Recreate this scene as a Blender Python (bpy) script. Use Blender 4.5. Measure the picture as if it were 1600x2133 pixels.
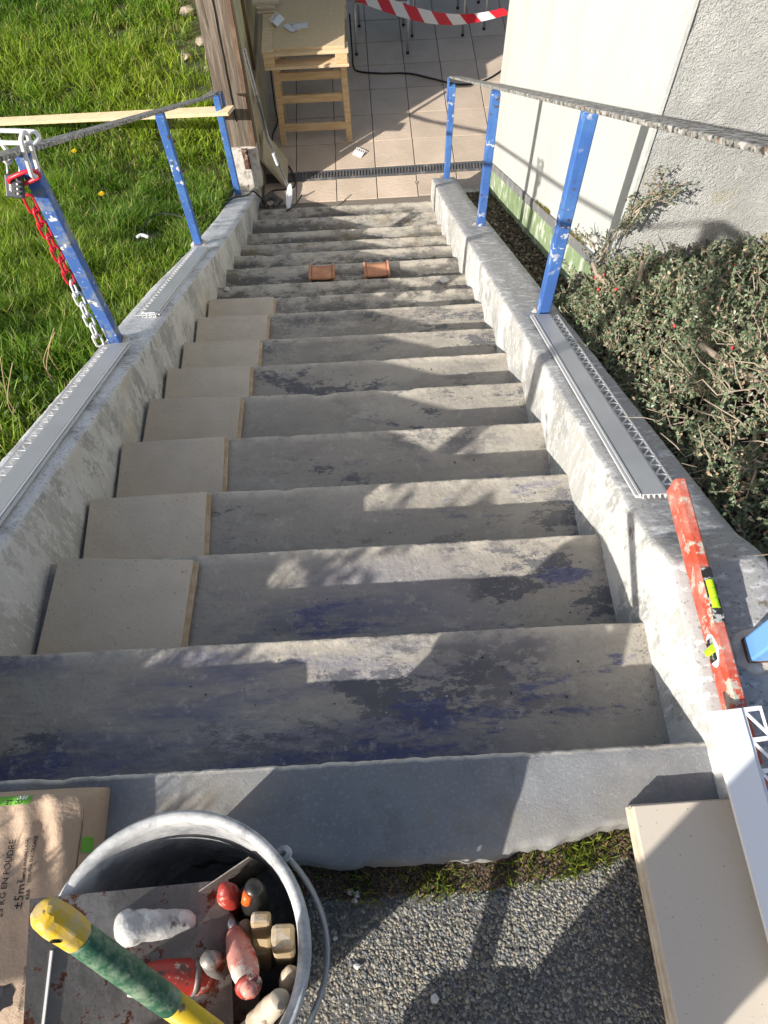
import bpy, bmesh, math, random
import numpy as np
from mathutils import Vector, Matrix, noise
from math import radians as rad, sin, cos, pi

scene = bpy.context.scene
for o in list(bpy.data.objects):
    bpy.data.objects.remove(o)
random.seed(7)
rng = np.random.default_rng(7)
COL = scene.collection

# ---------------------------------------------------------------- camera
cam_d = bpy.data.cameras.new('camera')
cam = bpy.data.objects.new('camera', cam_d)
COL.objects.link(cam)
yaw, dep, roll = rad(0.807), rad(62.202), rad(-2.3475)
Fv = Vector((sin(yaw) * cos(dep), cos(yaw) * cos(dep), -sin(dep)))
Rv = Vector((cos(yaw), -sin(yaw), 0))
Uv = Rv.cross(Fv)
R2 = Rv * cos(roll) + Uv * sin(roll)
U2 = -Rv * sin(roll) + Uv * cos(roll)
m = Matrix((R2, U2, -Fv)).transposed().to_4x4()
m.translation = Vector((0.7937, -0.2290, 1.3203))
cam.matrix_world = m
cam_d.sensor_fit = 'VERTICAL'
cam_d.sensor_height = 24.0
cam_d.lens = 1588.2 / 2133.0 * 24.0
cam_d.clip_start = 0.05
cam_d.clip_end = 200
scene.camera = cam

# ---------------------------------------------------------------- sky, sun, exposure
SUN_AZ, SUN_EL = rad(51.0), rad(29.5)          # travel direction from +y towards +x
w = bpy.data.worlds.new('World'); scene.world = w; w.use_nodes = True
nt = w.node_tree
bg = nt.nodes['Background']
sky = nt.nodes.new('ShaderNodeTexSky'); sky.sky_type = 'NISHITA'; sky.sun_disc = False
sky.sun_elevation = SUN_EL; sky.sun_rotation = SUN_AZ + pi
sky.air_density = 1.0; sky.dust_density = 2.5; sky.ozone_density = 0.7
nt.links.new(sky.outputs[0], bg.inputs[0]); bg.inputs[1].default_value = 0.108
sd = bpy.data.lights.new('sun', 'SUN'); sd.energy = 4.6; sd.angle = rad(0.53); sd.color = (1.0, 0.955, 0.88)
sun = bpy.data.objects.new('sun', sd); COL.objects.link(sun)
sun.rotation_euler = Vector((-sin(SUN_AZ) * cos(SUN_EL), -cos(SUN_AZ) * cos(SUN_EL), sin(SUN_EL))).to_track_quat('Z', 'Y').to_euler()
sun.location = (-6, -5, 6)
scene.view_settings.view_transform = 'Standard'
scene.view_settings.look = 'None'
scene.view_settings.exposure = 0.64
scene.view_settings.gamma = 1.0
scene.view_settings.use_curve_mapping = False
scene.render.engine = 'CYCLES'
scene.cycles.max_bounces = 6; scene.cycles.diffuse_bounces = 3; scene.cycles.glossy_bounces = 2; scene.cycles.transmission_bounces = 4
scene.cycles.caustics_reflective = False; scene.cycles.caustics_refractive = False

# ---------------------------------------------------------------- material helpers
MATS = {}
def nd(t, typ, **kw):
    n = t.nodes.new(typ)
    for k, v in kw.items(): setattr(n, k, v)
    return n
def noise_fac(t, vec, scale, lo, hi, detail=5, stretch=None, dist=0.0, kind='noise', rough=0.55):
    src = vec
    if stretch:
        mp = nd(t, 'ShaderNodeMapping'); mp.inputs['Scale'].default_value = stretch
        t.links.new(vec, mp.inputs['Vector']); src = mp.outputs[0]
    if kind == 'noise':
        n = nd(t, 'ShaderNodeTexNoise'); n.inputs['Scale'].default_value = scale
        n.inputs['Detail'].default_value = min(detail, 8); n.inputs['Distortion'].default_value = dist
        n.inputs['Roughness'].default_value = rough
        out = n.outputs[0]
    elif kind == 'voronoi':
        n = nd(t, 'ShaderNodeTexVoronoi'); n.inputs['Scale'].default_value = scale
        out = n.outputs[0]
    t.links.new(src, n.inputs['Vector'])
    mr = nd(t, 'ShaderNodeMapRange'); mr.inputs[1].default_value = lo; mr.inputs[2].default_value = hi
    t.links.new(out, mr.inputs[0])
    return mr.outputs[0]
def mth(t, op, a, b):
    n = nd(t, 'ShaderNodeMath', operation=op)
    for i, v in enumerate((a, b)):
        if isinstance(v, (int, float)): n.inputs[i].default_value = v
        else: t.links.new(v, n.inputs[i])
    return n.outputs[0]
def mat(name, col, rough=0.8, metal=0.0, layers=(), bumps=(), coords='pos', spec=0.4, attr=None, transl=0.0, offset=None, transmission=0.0, vary=0.0):
    """layers: dicts col,scale,lo,hi,[detail,stretch,kind,amt,up,yr]; bumps: (scale,strength,dist[,stretch,kind])"""
    mt = bpy.data.materials.new(name); mt.use_nodes = True
    t = mt.node_tree; p = t.nodes['Principled BSDF']
    p.inputs['Roughness'].default_value = rough; p.inputs['Metallic'].default_value = metal
    p.inputs['Specular IOR Level'].default_value = spec
    p.inputs['Transmission Weight'].default_value = transmission
    geo = nd(t, 'ShaderNodeNewGeometry')
    if coords == 'pos': vec = geo.outputs['Position']
    else: vec = nd(t, 'ShaderNodeTexCoord').outputs['Object']
    if offset:
        mp = nd(t, 'ShaderNodeMapping'); mp.inputs['Location'].default_value = offset
        t.links.new(vec, mp.inputs['Vector']); vec = mp.outputs[0]
    if attr:
        a = nd(t, 'ShaderNodeAttribute', attribute_name=attr); cur = a.outputs['Color']
    else:
        r = nd(t, 'ShaderNodeRGB'); r.outputs[0].default_value = (*col, 1); cur = r.outputs[0]
    for L in layers:
        f = noise_fac(t, vec, L['scale'], L['lo'], L['hi'], L.get('detail', 5), L.get('stretch'), L.get('dist', 0.0), L.get('kind', 'noise'), L.get('rough', 0.55))
        if 'amt' in L: f = mth(t, 'MULTIPLY', f, L['amt'])
        if 'mask' in L:
            ms = L['mask']
            g = noise_fac(t, vec, ms[0], ms[1], ms[2], 3, ms[3] if len(ms) > 3 else None)
            f = mth(t, 'MULTIPLY', f, g)
        if 'attr' in L:
            an = nd(t, 'ShaderNodeAttribute', attribute_name=L['attr']); f = mth(t, 'MULTIPLY', f, an.outputs['Fac'])
        if 'up' in L:
            sx = nd(t, 'ShaderNodeSeparateXYZ'); t.links.new(geo.outputs['True Normal'], sx.inputs[0])
            mr = nd(t, 'ShaderNodeMapRange'); mr.inputs[1].default_value = L['up'][0]; mr.inputs[2].default_value = L['up'][1]
            t.links.new(sx.outputs[2], mr.inputs[0]); f = mth(t, 'MULTIPLY', f, mr.outputs[0])
        if 'yr' in L or 'xr' in L or 'zr' in L:
            for key, ax in (('xr', 0), ('yr', 1), ('zr', 2)):
                if key in L:
                    sx = nd(t, 'ShaderNodeSeparateXYZ'); t.links.new(geo.outputs['Position'], sx.inputs[0])
                    mr = nd(t, 'ShaderNodeMapRange'); mr.inputs[1].default_value = L[key][0]; mr.inputs[2].default_value = L[key][1]
                    t.links.new(sx.outputs[ax], mr.inputs[0]); f = mth(t, 'MULTIPLY', f, mr.outputs[0])
        mx = nd(t, 'ShaderNodeMix', data_type='RGBA')
        t.links.new(f, mx.inputs[0]); t.links.new(cur, mx.inputs[6]); mx.inputs[7].default_value = (*L['col'], 1)
        cur = mx.outputs[2]
    if vary:
        oi = nd(t, 'ShaderNodeObjectInfo'); mr = nd(t, 'ShaderNodeMapRange'); mr.inputs[3].default_value = 1 - vary; mr.inputs[4].default_value = 1 + vary * .6
        t.links.new(oi.outputs['Random'], mr.inputs[0]); hs = nd(t, 'ShaderNodeHueSaturation'); t.links.new(mr.outputs[0], hs.inputs['Value']); t.links.new(cur, hs.inputs['Color']); cur = hs.outputs[0]
    t.links.new(cur, p.inputs['Base Color'])
    nrm = None
    for b in bumps:
        sc, st, ds = b[:3]
        f = noise_fac(t, vec, sc, 0, 1, 6, b[3] if len(b) > 3 else None, 0, b[4] if len(b) > 4 else 'noise', 0.6)
        bn = nd(t, 'ShaderNodeBump'); bn.inputs['Strength'].default_value = st; bn.inputs['Distance'].default_value = ds
        t.links.new(f, bn.inputs['Height'])
        if nrm is not None: t.links.new(nrm, bn.inputs['Normal'])
        nrm = bn.outputs[0]
    if nrm is not None: t.links.new(nrm, p.inputs['Normal'])
    if transl:
        tr = nd(t, 'ShaderNodeBsdfTranslucent'); t.links.new(cur, tr.inputs[0])
        ms = nd(t, 'ShaderNodeMixShader'); ms.inputs[0].default_value = transl
        out = [n for n in t.nodes if n.type == 'OUTPUT_MATERIAL'][0]
        t.links.new(p.outputs[0], ms.inputs[1]); t.links.new(tr.outputs[0], ms.inputs[2]); t.links.new(ms.outputs[0], out.inputs[0])
    MATS[name] = mt
    return mt

mat('concrete_step', (0.33, 0.30, 0.255), 0.88, layers=[
    dict(col=(0.42, 0.385, 0.325), scale=2.6, lo=.45, hi=.68, dist=.4),
    dict(col=(0.23, 0.21, 0.18), scale=6, lo=.48, hi=.68, amt=.55, rough=.7, stretch=(.6, 1.5, 1)),
    dict(col=(0.095, 0.105, 0.19), scale=2.6, lo=.40, hi=.56, detail=5, rough=.75, amt=.72, yr=(.62, .35), xr=(1.15, .8), stretch=(.55, 2.4, 1)),
    dict(col=(0.085, 0.088, 0.105), scale=3.0, lo=.515, hi=.535, detail=8, rough=.80, amt=.82, stretch=(.8, 1.8, 1), yr=(-.02, .1), mask=(1.7, .42, .56)),
    dict(col=(0.075, 0.085, 0.19), scale=3.6, lo=.555, hi=.60, detail=8, rough=.78, amt=.75, stretch=(.6, 1.9, 1), yr=(1.4, .5)),
    dict(col=(0.085, 0.080, 0.072), scale=3.4, lo=.47, hi=.52, detail=8, rough=.82, amt=.82, yr=(1.7, 2.6), stretch=(.8, 1.6, 1)),
    dict(col=(0.20, 0.155, 0.065), scale=7, lo=.55, hi=.66, amt=.55, yr=(2.6, 3.6)),
    dict(col=(0.46, 0.43, 0.37), scale=30, lo=.56, hi=.66, amt=.5, rough=.75),
    dict(col=(0.17, 0.16, 0.145), scale=110, lo=.56, hi=.68, amt=.45, rough=.7),
    dict(col=(0.56, 0.50, 0.41), scale=13, lo=.36, hi=.56, detail=5, rough=.75, attr='wear', amt=.95)],
    bumps=[(10, .4, .012), (55, .7, .005)])
mat('concrete_landing', (0.23, 0.235, 0.24), 0.9, layers=[
    dict(col=(0.19, 0.195, 0.21), scale=6, lo=.42, hi=.66),
    dict(col=(0.33, 0.33, 0.32), scale=170, lo=.54, hi=.66, amt=.5),
    dict(col=(0.50, 0.49, 0.46), scale=140, lo=.70, hi=.74, amt=.5),
    dict(col=(0.14, 0.14, 0.145), scale=11, lo=.52, hi=.66, amt=.55, rough=.75),
    dict(col=(0.30, 0.27, 0.22), scale=3, lo=.55, hi=.68, amt=.5),
    dict(col=(0.60, 0.56, 0.48), scale=16, lo=.34, hi=.50, rough=.75, attr='wear', amt=.95),
    dict(col=(0.22, 0.18, 0.13), scale=7, lo=.58, hi=.70, amt=.6),
    dict(col=(0.05, 0.05, 0.05), scale=30, lo=.74, hi=.77)],
    bumps=[(20, .25, .008), (240, .5, .002)])
mat('wall_paint', (0.46, 0.45, 0.42), 0.92, layers=[
    dict(col=(0.31, 0.30, 0.28), scale=1.9, lo=.51, hi=.535, detail=8, rough=.78, stretch=(1, 1.2, 1), amt=.7),
    dict(col=(0.64, 0.63, 0.60), scale=2.7, lo=.50, hi=.525, detail=8, rough=.80, stretch=(1, 1.5, .8), amt=.75),
    dict(col=(0.25, 0.24, 0.22), scale=5, lo=.58, hi=.66, detail=5, rough=.80, stretch=(1, 1.2, .6), amt=.45),
    dict(col=(0.72, 0.71, 0.69), scale=30, lo=.57, hi=.61, detail=5, rough=.7, stretch=(1, 2.6, .5), amt=.7),
    dict(col=(0.58, 0.52, 0.40), scale=2.4, lo=.52, hi=.62, xr=(.6, .5), amt=.6),
    dict(col=(0.36, 0.355, 0.35), scale=2, lo=.1, hi=.2, up=(.55, .75), amt=.93),
    dict(col=(0.66, 0.66, 0.66), scale=24, lo=.54, hi=.62, detail=5, up=(.55, .75), amt=.7, stretch=(1, 2, 2)),
    dict(col=(0.70, 0.70, 0.70), scale=5, lo=.40, hi=.52, up=(.55, .75), amt=.85, xr=(.4, .2), rough=.75),
    dict(col=(0.15, 0.145, 0.14), scale=130, lo=.57, hi=.68, up=(.5, .7), amt=.8),
    dict(col=(0.16, 0.12, 0.07), scale=7, lo=.64, hi=.69, amt=.8, rough=.75)],
    bumps=[(70, .5, .004)])
mat('blue_paint', (0.055, 0.145, 0.42), 0.6, spec=.35, layers=[
    dict(col=(0.075, 0.185, 0.45), scale=8, lo=.4, hi=.6),
    dict(col=(0.045, 0.11, 0.34), scale=16, lo=.5, hi=.62, stretch=(1, 1, .3), amt=.6),
    dict(col=(0.64, 0.64, 0.62), scale=34, lo=.57, hi=.59, detail=8, mask=(4.5, .52, .62)),
    dict(col=(0.10, 0.065, 0.045), scale=44, lo=.59, hi=.62, detail=8, mask=(6, .48, .6))],
    bumps=[(50, .25, .004), (200, .15, .001)])
mat('blue_paint_worn', (0.06, 0.14, 0.40), 0.6, layers=[
    dict(col=(0.24, 0.27, 0.29), scale=11, lo=.48, hi=.60, detail=5, rough=.75, amt=.9),
    dict(col=(0.66, 0.66, 0.64), scale=30, lo=.64, hi=.66, detail=8),
    dict(col=(0.07, 0.05, 0.04), scale=52, lo=.64, hi=.68)],
    bumps=[(50, .3, .004), (200, .2, .001)])
mat('blue_paint_light', (0.16, 0.36, 0.66), 0.4, layers=[
    dict(col=(0.30, 0.10, 0.03), scale=16, lo=.66, hi=.69),
    dict(col=(0.8, 0.8, 0.8), scale=21, lo=.66, hi=.68)], bumps=[(40, .2, .004)])
mat('rail_weathered', (0.22, 0.21, 0.19), 0.75, layers=[
    dict(col=(0.46, 0.45, 0.42), scale=60, lo=.46, hi=.58, detail=5),
    dict(col=(0.055, 0.05, 0.045), scale=75, lo=.52, hi=.60, detail=8),
    dict(col=(0.26, 0.15, 0.10), scale=48, lo=.62, hi=.7)], bumps=[(60, .4, .004)])
mat('lawn_soil', (0.085, 0.085, 0.04), 0.95, layers=[
    dict(col=(0.17, 0.125, 0.08), scale=3, lo=.5, hi=.62),
    dict(col=(0.05, 0.09, 0.02), scale=20, lo=.45, hi=.6)], bumps=[(30, .8, .03)])
mat('grass_blade', (0.1, 0.2, 0.03), 0.5, attr='col', transl=.45, spec=.4)
mat('house_smooth', (0.55, 0.555, 0.52), 0.9, layers=[
    dict(col=(0.50, 0.505, 0.475), scale=3, lo=.45, hi=.7, stretch=(1, 1, .4)),
    dict(col=(0.42, 0.415, 0.37), scale=7, lo=.54, hi=.72, amt=.4, stretch=(1, 1, .12), rough=.7),
    dict(col=(0.36, 0.35, 0.30), scale=55, lo=.64, hi=.74, amt=.6),
    dict(col=(0.50, 0.44, 0.32), scale=9, lo=.58, hi=.7, zr=(-1.4, -2.3), amt=.6)],
    bumps=[(35, .35, .012, (1, 1, .55)), (140, .35, .004)])
mat('house_rough', (0.62, 0.615, 0.58), 0.95, layers=[
    dict(col=(0.52, 0.515, 0.485), scale=4, lo=.42, hi=.65),
    dict(col=(0.30, 0.29, 0.26), scale=60, lo=.59, hi=.69, amt=.7, rough=.7),
    dict(col=(0.70, 0.69, 0.66), scale=15, lo=.60, hi=.66, amt=.6),
    dict(col=(0.45, 0.38, 0.20), scale=10, lo=.60, hi=.70, zr=(-.35, -.65), amt=.8)],
    bumps=[(85, .9, .010), (170, .8, .006)])
mat('plinth_green', (0.25, 0.33, 0.17), 0.9, layers=[
    dict(col=(0.62, 0.64, 0.55), scale=20, lo=.52, hi=.60, detail=8, stretch=(1, 1, .45), amt=.8),
    dict(col=(0.17, 0.23, 0.12), scale=6, lo=.5, hi=.68)], bumps=[(50, .4, .006)])
mat('damp_strip', (0.20, 0.20, 0.20), 0.7, layers=[dict(col=(0.33, 0.32, 0.31), scale=14, lo=.5, hi=.65)], bumps=[(90, .2, .002)])
mat('terrace_tile', (0.56, 0.45, 0.35), 0.6, vary=.10, layers=[
    dict(col=(0.48, 0.39, 0.30), scale=5, lo=.4, hi=.65),
    dict(col=(0.52, 0.39, 0.30), scale=30, lo=.55, hi=.7, amt=.6)],
    bumps=[(22, .35, .010, (1, 2.4, 1)), (80, .3, .004)])
mat('tile_joint', (0.17, 0.145, 0.12), 0.95, bumps=[(150, .4, .003)])
mat('drain_grey', (0.10, 0.10, 0.105), 0.55, layers=[dict(col=(0.20, 0.19, 0.18), scale=20, lo=.5, hi=.7)], bumps=[(120, .2, .002)])
mat('drain_dark', (0.012, 0.012, 0.012), 0.9)
mat('pine_wood', (0.56, 0.38, 0.20), 0.65, coords='obj', layers=[
    dict(col=(0.66, 0.48, 0.28), scale=6, lo=.4, hi=.6, stretch=(1, 1, 8)),
    dict(col=(0.38, 0.22, 0.10), scale=9, lo=.62, hi=.72, stretch=(1, 1, 5), amt=.7)], bumps=[(60, .15, .002)])
mat('plank_wood', (0.66, 0.50, 0.32), 0.65, layers=[
    dict(col=(0.56, 0.40, 0.24), scale=5, lo=.45, hi=.65, stretch=(1, 9, 9))], bumps=[(40, .15, .002, (1, 8, 8))])
mat('chipboard', (0.56, 0.43, 0.26), 0.8, layers=[
    dict(col=(0.46, 0.34, 0.20), scale=180, lo=.5, hi=.65, amt=.6),
    dict(col=(0.22, 0.22, 0.24), scale=5, lo=.52, hi=.70, detail=8, xr=(.58, .68), amt=.85),
    dict(col=(0.66, 0.56, 0.40), scale=40, lo=.62, hi=.7)], bumps=[(200, .25, .002)])
mat('old_timber', (0.135, 0.105, 0.08), 0.9, layers=[
    dict(col=(0.235, 0.195, 0.155), scale=9, lo=.45, hi=.62, stretch=(5, 5, .35), detail=8),
    dict(col=(0.07, 0.05, 0.035), scale=12, lo=.60, hi=.70, stretch=(4, 4, .25), detail=8)],
    bumps=[(22, .6, .01, (4, 4, .3))])
mat('dark_crack', (0.012, 0.01, 0.008), 0.95)
mat('brown_trim', (0.14, 0.085, 0.055), 0.8, layers=[dict(col=(0.22, 0.15, 0.10), scale=14, lo=.5, hi=.65, stretch=(3, 3, .4))], bumps=[(40, .3, .004)])
mat('yellow_panel', (0.56, 0.51, 0.27), 0.8, layers=[
    dict(col=(0.42, 0.37, 0.24), scale=3, lo=.45, hi=.65),
    dict(col=(0.34, 0.29, 0.20), scale=7, lo=.55, hi=.7, zr=(-2.0, -2.6))], bumps=[(60, .2, .003)])
mat('yellow_panel_dull', (0.46, 0.38, 0.25), 0.85, layers=[dict(col=(0.36, 0.30, 0.20), scale=5, lo=.45, hi=.65)], bumps=[(60, .2, .003)])
mat('block_render', (0.60, 0.57, 0.52), 0.92, layers=[
    dict(col=(0.40, 0.36, 0.31), scale=12, lo=.48, hi=.60, detail=8),
    dict(col=(0.22, 0.19, 0.15), scale=22, lo=.60, hi=.68)], bumps=[(18, .6, .02), (90, .5, .006)])
mat('rust', (0.13, 0.06, 0.035), 0.85, layers=[dict(col=(0.40, 0.32, 0.27), scale=40, lo=.55, hi=.65)], bumps=[(90, .3, .002)])
mat('pvc_grey', (0.40, 0.41, 0.42), 0.45, layers=[dict(col=(0.46, 0.47, 0.48), scale=3, lo=.4, hi=.6)], spec=.5)
mat('pvc_pale', (0.60, 0.60, 0.60), 0.45, spec=.5)
mat('pvc_white', (0.76, 0.77, 0.79), 0.4, spec=.5)
mat('stoneware', (0.60, 0.505, 0.385), 0.62, vary=.09, layers=[
    dict(col=(0.62, 0.58, 0.52), scale=5, lo=.60, hi=.72, amt=.35, rough=.75),
    dict(col=(0.53, 0.445, 0.34), scale=14, lo=.4, hi=.65, amt=.7),
    dict(col=(0.12, 0.10, 0.08), scale=170, lo=.68, hi=.73, detail=2, amt=.8),
    dict(col=(0.60, 0.54, 0.45), scale=260, lo=.68, hi=.74, detail=2, amt=.6)],
    bumps=[(24, .2, .006, (1, 2.2, 1)), (110, .4, .003)])
mat('stoneware_pale', (0.56, 0.49, 0.40), 0.5, layers=[
    dict(col=(0.14, 0.11, 0.09), scale=230, lo=.685, hi=.73, detail=2, amt=.85),
    dict(col=(0.66, 0.60, 0.51), scale=260, lo=.68, hi=.74, detail=2, amt=.6)], bumps=[(180, .1, .001)])
mat('stoneware_edge', (0.50, 0.36, 0.22), 0.8, layers=[dict(col=(0.60, 0.48, 0.33), scale=40, lo=.4, hi=.6)])
mat('stoneware_edge_pale', (0.66, 0.58, 0.45), 0.8, layers=[dict(col=(0.55, 0.45, 0.33), scale=30, lo=.4, hi=.6)])
mat('level_red', (0.50, 0.070, 0.035), 0.5, layers=[
    dict(col=(0.52, 0.24, 0.19), scale=16, lo=.42, hi=.62, amt=.8, rough=.7),
    dict(col=(0.46, 0.41, 0.34), scale=26, lo=.53, hi=.57, detail=5, rough=.75),
    dict(col=(0.55, 0.47, 0.38), scale=12, lo=.56, hi=.62, detail=8, yr=(.25, .46))], bumps=[(80, .5, .003)])
mat('vial', (0.42, 0.66, 0.02), 0.15, spec=.6)
mat('vial_mark', (0.10, 0.18, 0.01), 0.5)
mat('level_black', (0.02, 0.02, 0.02), 0.6, layers=[dict(col=(0.40, 0.40, 0.38), scale=90, lo=.53, hi=.6, detail=8)])
mat('bucket_grey', (0.22, 0.225, 0.235), 0.65, layers=[
    dict(col=(0.42, 0.42, 0.42), scale=13, lo=.47, hi=.62, detail=5, rough=.7),
    dict(col=(0.56, 0.56, 0.55), scale=14, lo=.38, hi=.56, detail=8, rough=.7, zr=(.12, .24)),
    dict(col=(0.11, 0.11, 0.115), scale=18, lo=.58, hi=.66, zr=(.20, .08), amt=.7)], bumps=[(50, .35, .004)])  # last layer darkens low down: shade inside the bucket put into the colour
mat('kraft_paper', (0.52, 0.385, 0.275), 0.8, layers=[dict(col=(0.46, 0.335, 0.235), scale=5, lo=.4, hi=.65)], bumps=[(9, .5, .02), (24, .4, .01)])
mat('print_black', (0.015, 0.015, 0.02), 0.8)
mat('print_green', (0.16, 0.42, 0.05), 0.75)
mat('print_white', (0.75, 0.75, 0.72), 0.75)
mat('asphalt', (0.10, 0.097, 0.09), 0.92, layers=[
    dict(col=(0.19, 0.18, 0.155), scale=70, lo=.5, hi=.65),
    dict(col=(0.06, 0.06, 0.058), scale=160, lo=.52, hi=.62)], bumps=[(90, .9, .006), (260, .6, .002)])
mat('aggregate', (0.1, 0.1, 0.1), 0.85, attr='col', bumps=[(300, .3, .001)])
mat('planting_soil', (0.035, 0.026, 0.018), 0.95, layers=[dict(col=(0.06, 0.045, 0.03), scale=30, lo=.5, hi=.65)], bumps=[(40, .9, .02)])
mat('litter', (0.1, 0.08, 0.05), 0.9, attr='col')
mat('bush_leaf', (0.05, 0.09, 0.03), 0.38, attr='col', transl=.18, spec=.5)
mat('bark', (0.34, 0.27, 0.195), 0.9, layers=[
    dict(col=(0.40, 0.345, 0.28), scale=40, lo=.5, hi=.65),
    dict(col=(0.10, 0.07, 0.05), scale=26, lo=.56, hi=.68)], bumps=[(70, .5, .004)])
mat('berry', (0.62, 0.05, 0.05), 0.3, spec=.5)
mat('moss', (0.14, 0.16, 0.03), 0.95, attr='col')
mat('terracotta', (0.44, 0.21, 0.12), 0.8, layers=[dict(col=(0.58, 0.29, 0.16), scale=16, lo=.45, hi=.65)], bumps=[(70, .3, .003)])
mat('chrome', (0.66, 0.66, 0.66), 0.38, metal=.55)
mat('galvanised', (0.42, 0.42, 0.43), 0.45, metal=.8, layers=[dict(col=(0.30, 0.30, 0.30), scale=30, lo=.5, hi=.65)])
mat('black_rubber', (0.018, 0.018, 0.018), 0.55)
mat('tape_red', (0.62, 0.02, 0.035), 0.45, transl=.15)
mat('tape_white', (0.78, 0.76, 0.74), 0.45, transl=.15)
mat('yellow_plastic', (0.66, 0.42, 0.02), 0.5, layers=[
    dict(col=(0.52, 0.42, 0.24), scale=34, lo=.46, hi=.60, detail=8, amt=.85, rough=.75),
    dict(col=(0.12, 0.09, 0.05), scale=60, lo=.64, hi=.7)], bumps=[(80, .3, .003)])
mat('yellow_shaft', (0.62, 0.42, 0.015), 0.5, layers=[dict(col=(0.40, 0.29, 0.06), scale=30, lo=.50, hi=.64, rough=.75), dict(col=(0.12, 0.09, 0.05), scale=60, lo=.62, hi=.66)], bumps=[(70, .15, .002)])
mat('green_grip', (0.025, 0.10, 0.055), 0.55, layers=[
    dict(col=(0.22, 0.29, 0.20), scale=30, lo=.46, hi=.62, detail=8, rough=.75),
    dict(col=(0.50, 0.42, 0.24), scale=36, lo=.64, hi=.70)], bumps=[(80, .3, .003)])
mat('rusty_steel', (0.16, 0.145, 0.13), 0.5, metal=.35, layers=[
    dict(col=(0.30, 0.28, 0.26), scale=13, lo=.46, hi=.62, detail=8, rough=.7),
    dict(col=(0.12, 0.04, 0.02), scale=26, lo=.55, hi=.60, detail=5, rough=.75)], bumps=[(60, .4, .003)])
mat('handle_cement', (0.46, 0.45, 0.43), 0.85, layers=[
    dict(col=(0.12, 0.11, 0.10), scale=28, lo=.52, hi=.58, detail=8, xr=(.40, .50)),
    dict(col=(0.64, 0.63, 0.60), scale=40, lo=.52, hi=.62)], bumps=[(60, .5, .005)])
mat('handle_red', (0.42, 0.04, 0.028), 0.45, layers=[dict(col=(0.30, 0.05, 0.04), scale=20, lo=.45, hi=.6), dict(col=(0.55, 0.47, 0.39), scale=48, lo=.56, hi=.59, detail=8, rough=.75), dict(col=(0.10, 0.06, 0.05), scale=60, lo=.60, hi=.66)], bumps=[(60, .3, .003)])
mat('handle_pink', (0.56, 0.25, 0.20), 0.6, layers=[
    dict(col=(0.46, 0.05, 0.035), scale=42, lo=.53, hi=.59, detail=8, rough=.75), dict(col=(0.58, 0.50, 0.43), scale=30, lo=.53, hi=.60, rough=.75)], bumps=[(60, .4, .003)])
mat('handle_black', (0.02, 0.02, 0.02), 0.35)
mat('handle_orange', (0.75, 0.13, 0.02), 0.4)
mat('handle_wood', (0.42, 0.32, 0.19), 0.75, layers=[dict(col=(0.55, 0.50, 0.42), scale=30, lo=.52, hi=.6, rough=.75), dict(col=(0.34, 0.25, 0.15), scale=20, lo=.5, hi=.65)], bumps=[(60, .2, .003)])
mat('handle_cream', (0.52, 0.45, 0.35), 0.75, layers=[dict(col=(0.66, 0.60, 0.50), scale=22, lo=.5, hi=.6, rough=.75), dict(col=(0.16, 0.12, 0.09), scale=55, lo=.60, hi=.65, rough=.75), dict(col=(0.42, 0.34, 0.24), scale=30, lo=.54, hi=.64, detail=8)], bumps=[(60, .3, .003)])
mat('chain_red', (0.68, 0.025, 0.045), 0.35, spec=.5)
mat('chain_white', (0.78, 0.77, 0.74), 0.4, spec=.5)
mat('lock_body', (0.055, 0.058, 0.065), 0.45, spec=.5)
mat('dandelion_yellow', (0.80, 0.55, 0.01), 0.6)
mat('stem_green', (0.20, 0.26, 0.08), 0.6)
mat('white_stone', (0.62, 0.60, 0.56), 0.8, bumps=[(80, .4, .003)])
mat('rock', (0.36, 0.30, 0.24), 0.9, layers=[dict(col=(0.22, 0.18, 0.14), scale=20, lo=.5, hi=.65)], bumps=[(40, .6, .01)])
mat('cloth_dark', (0.03, 0.035, 0.05), 0.9)
mat('cloth_jacket', (0.06, 0.07, 0.08), 0.9)
mat('skin', (0.45, 0.28, 0.20), 0.6)
mat('hair', (0.04, 0.03, 0.02), 0.7)
mat('dry_straw', (0.42, 0.30, 0.17), 0.8)

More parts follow.
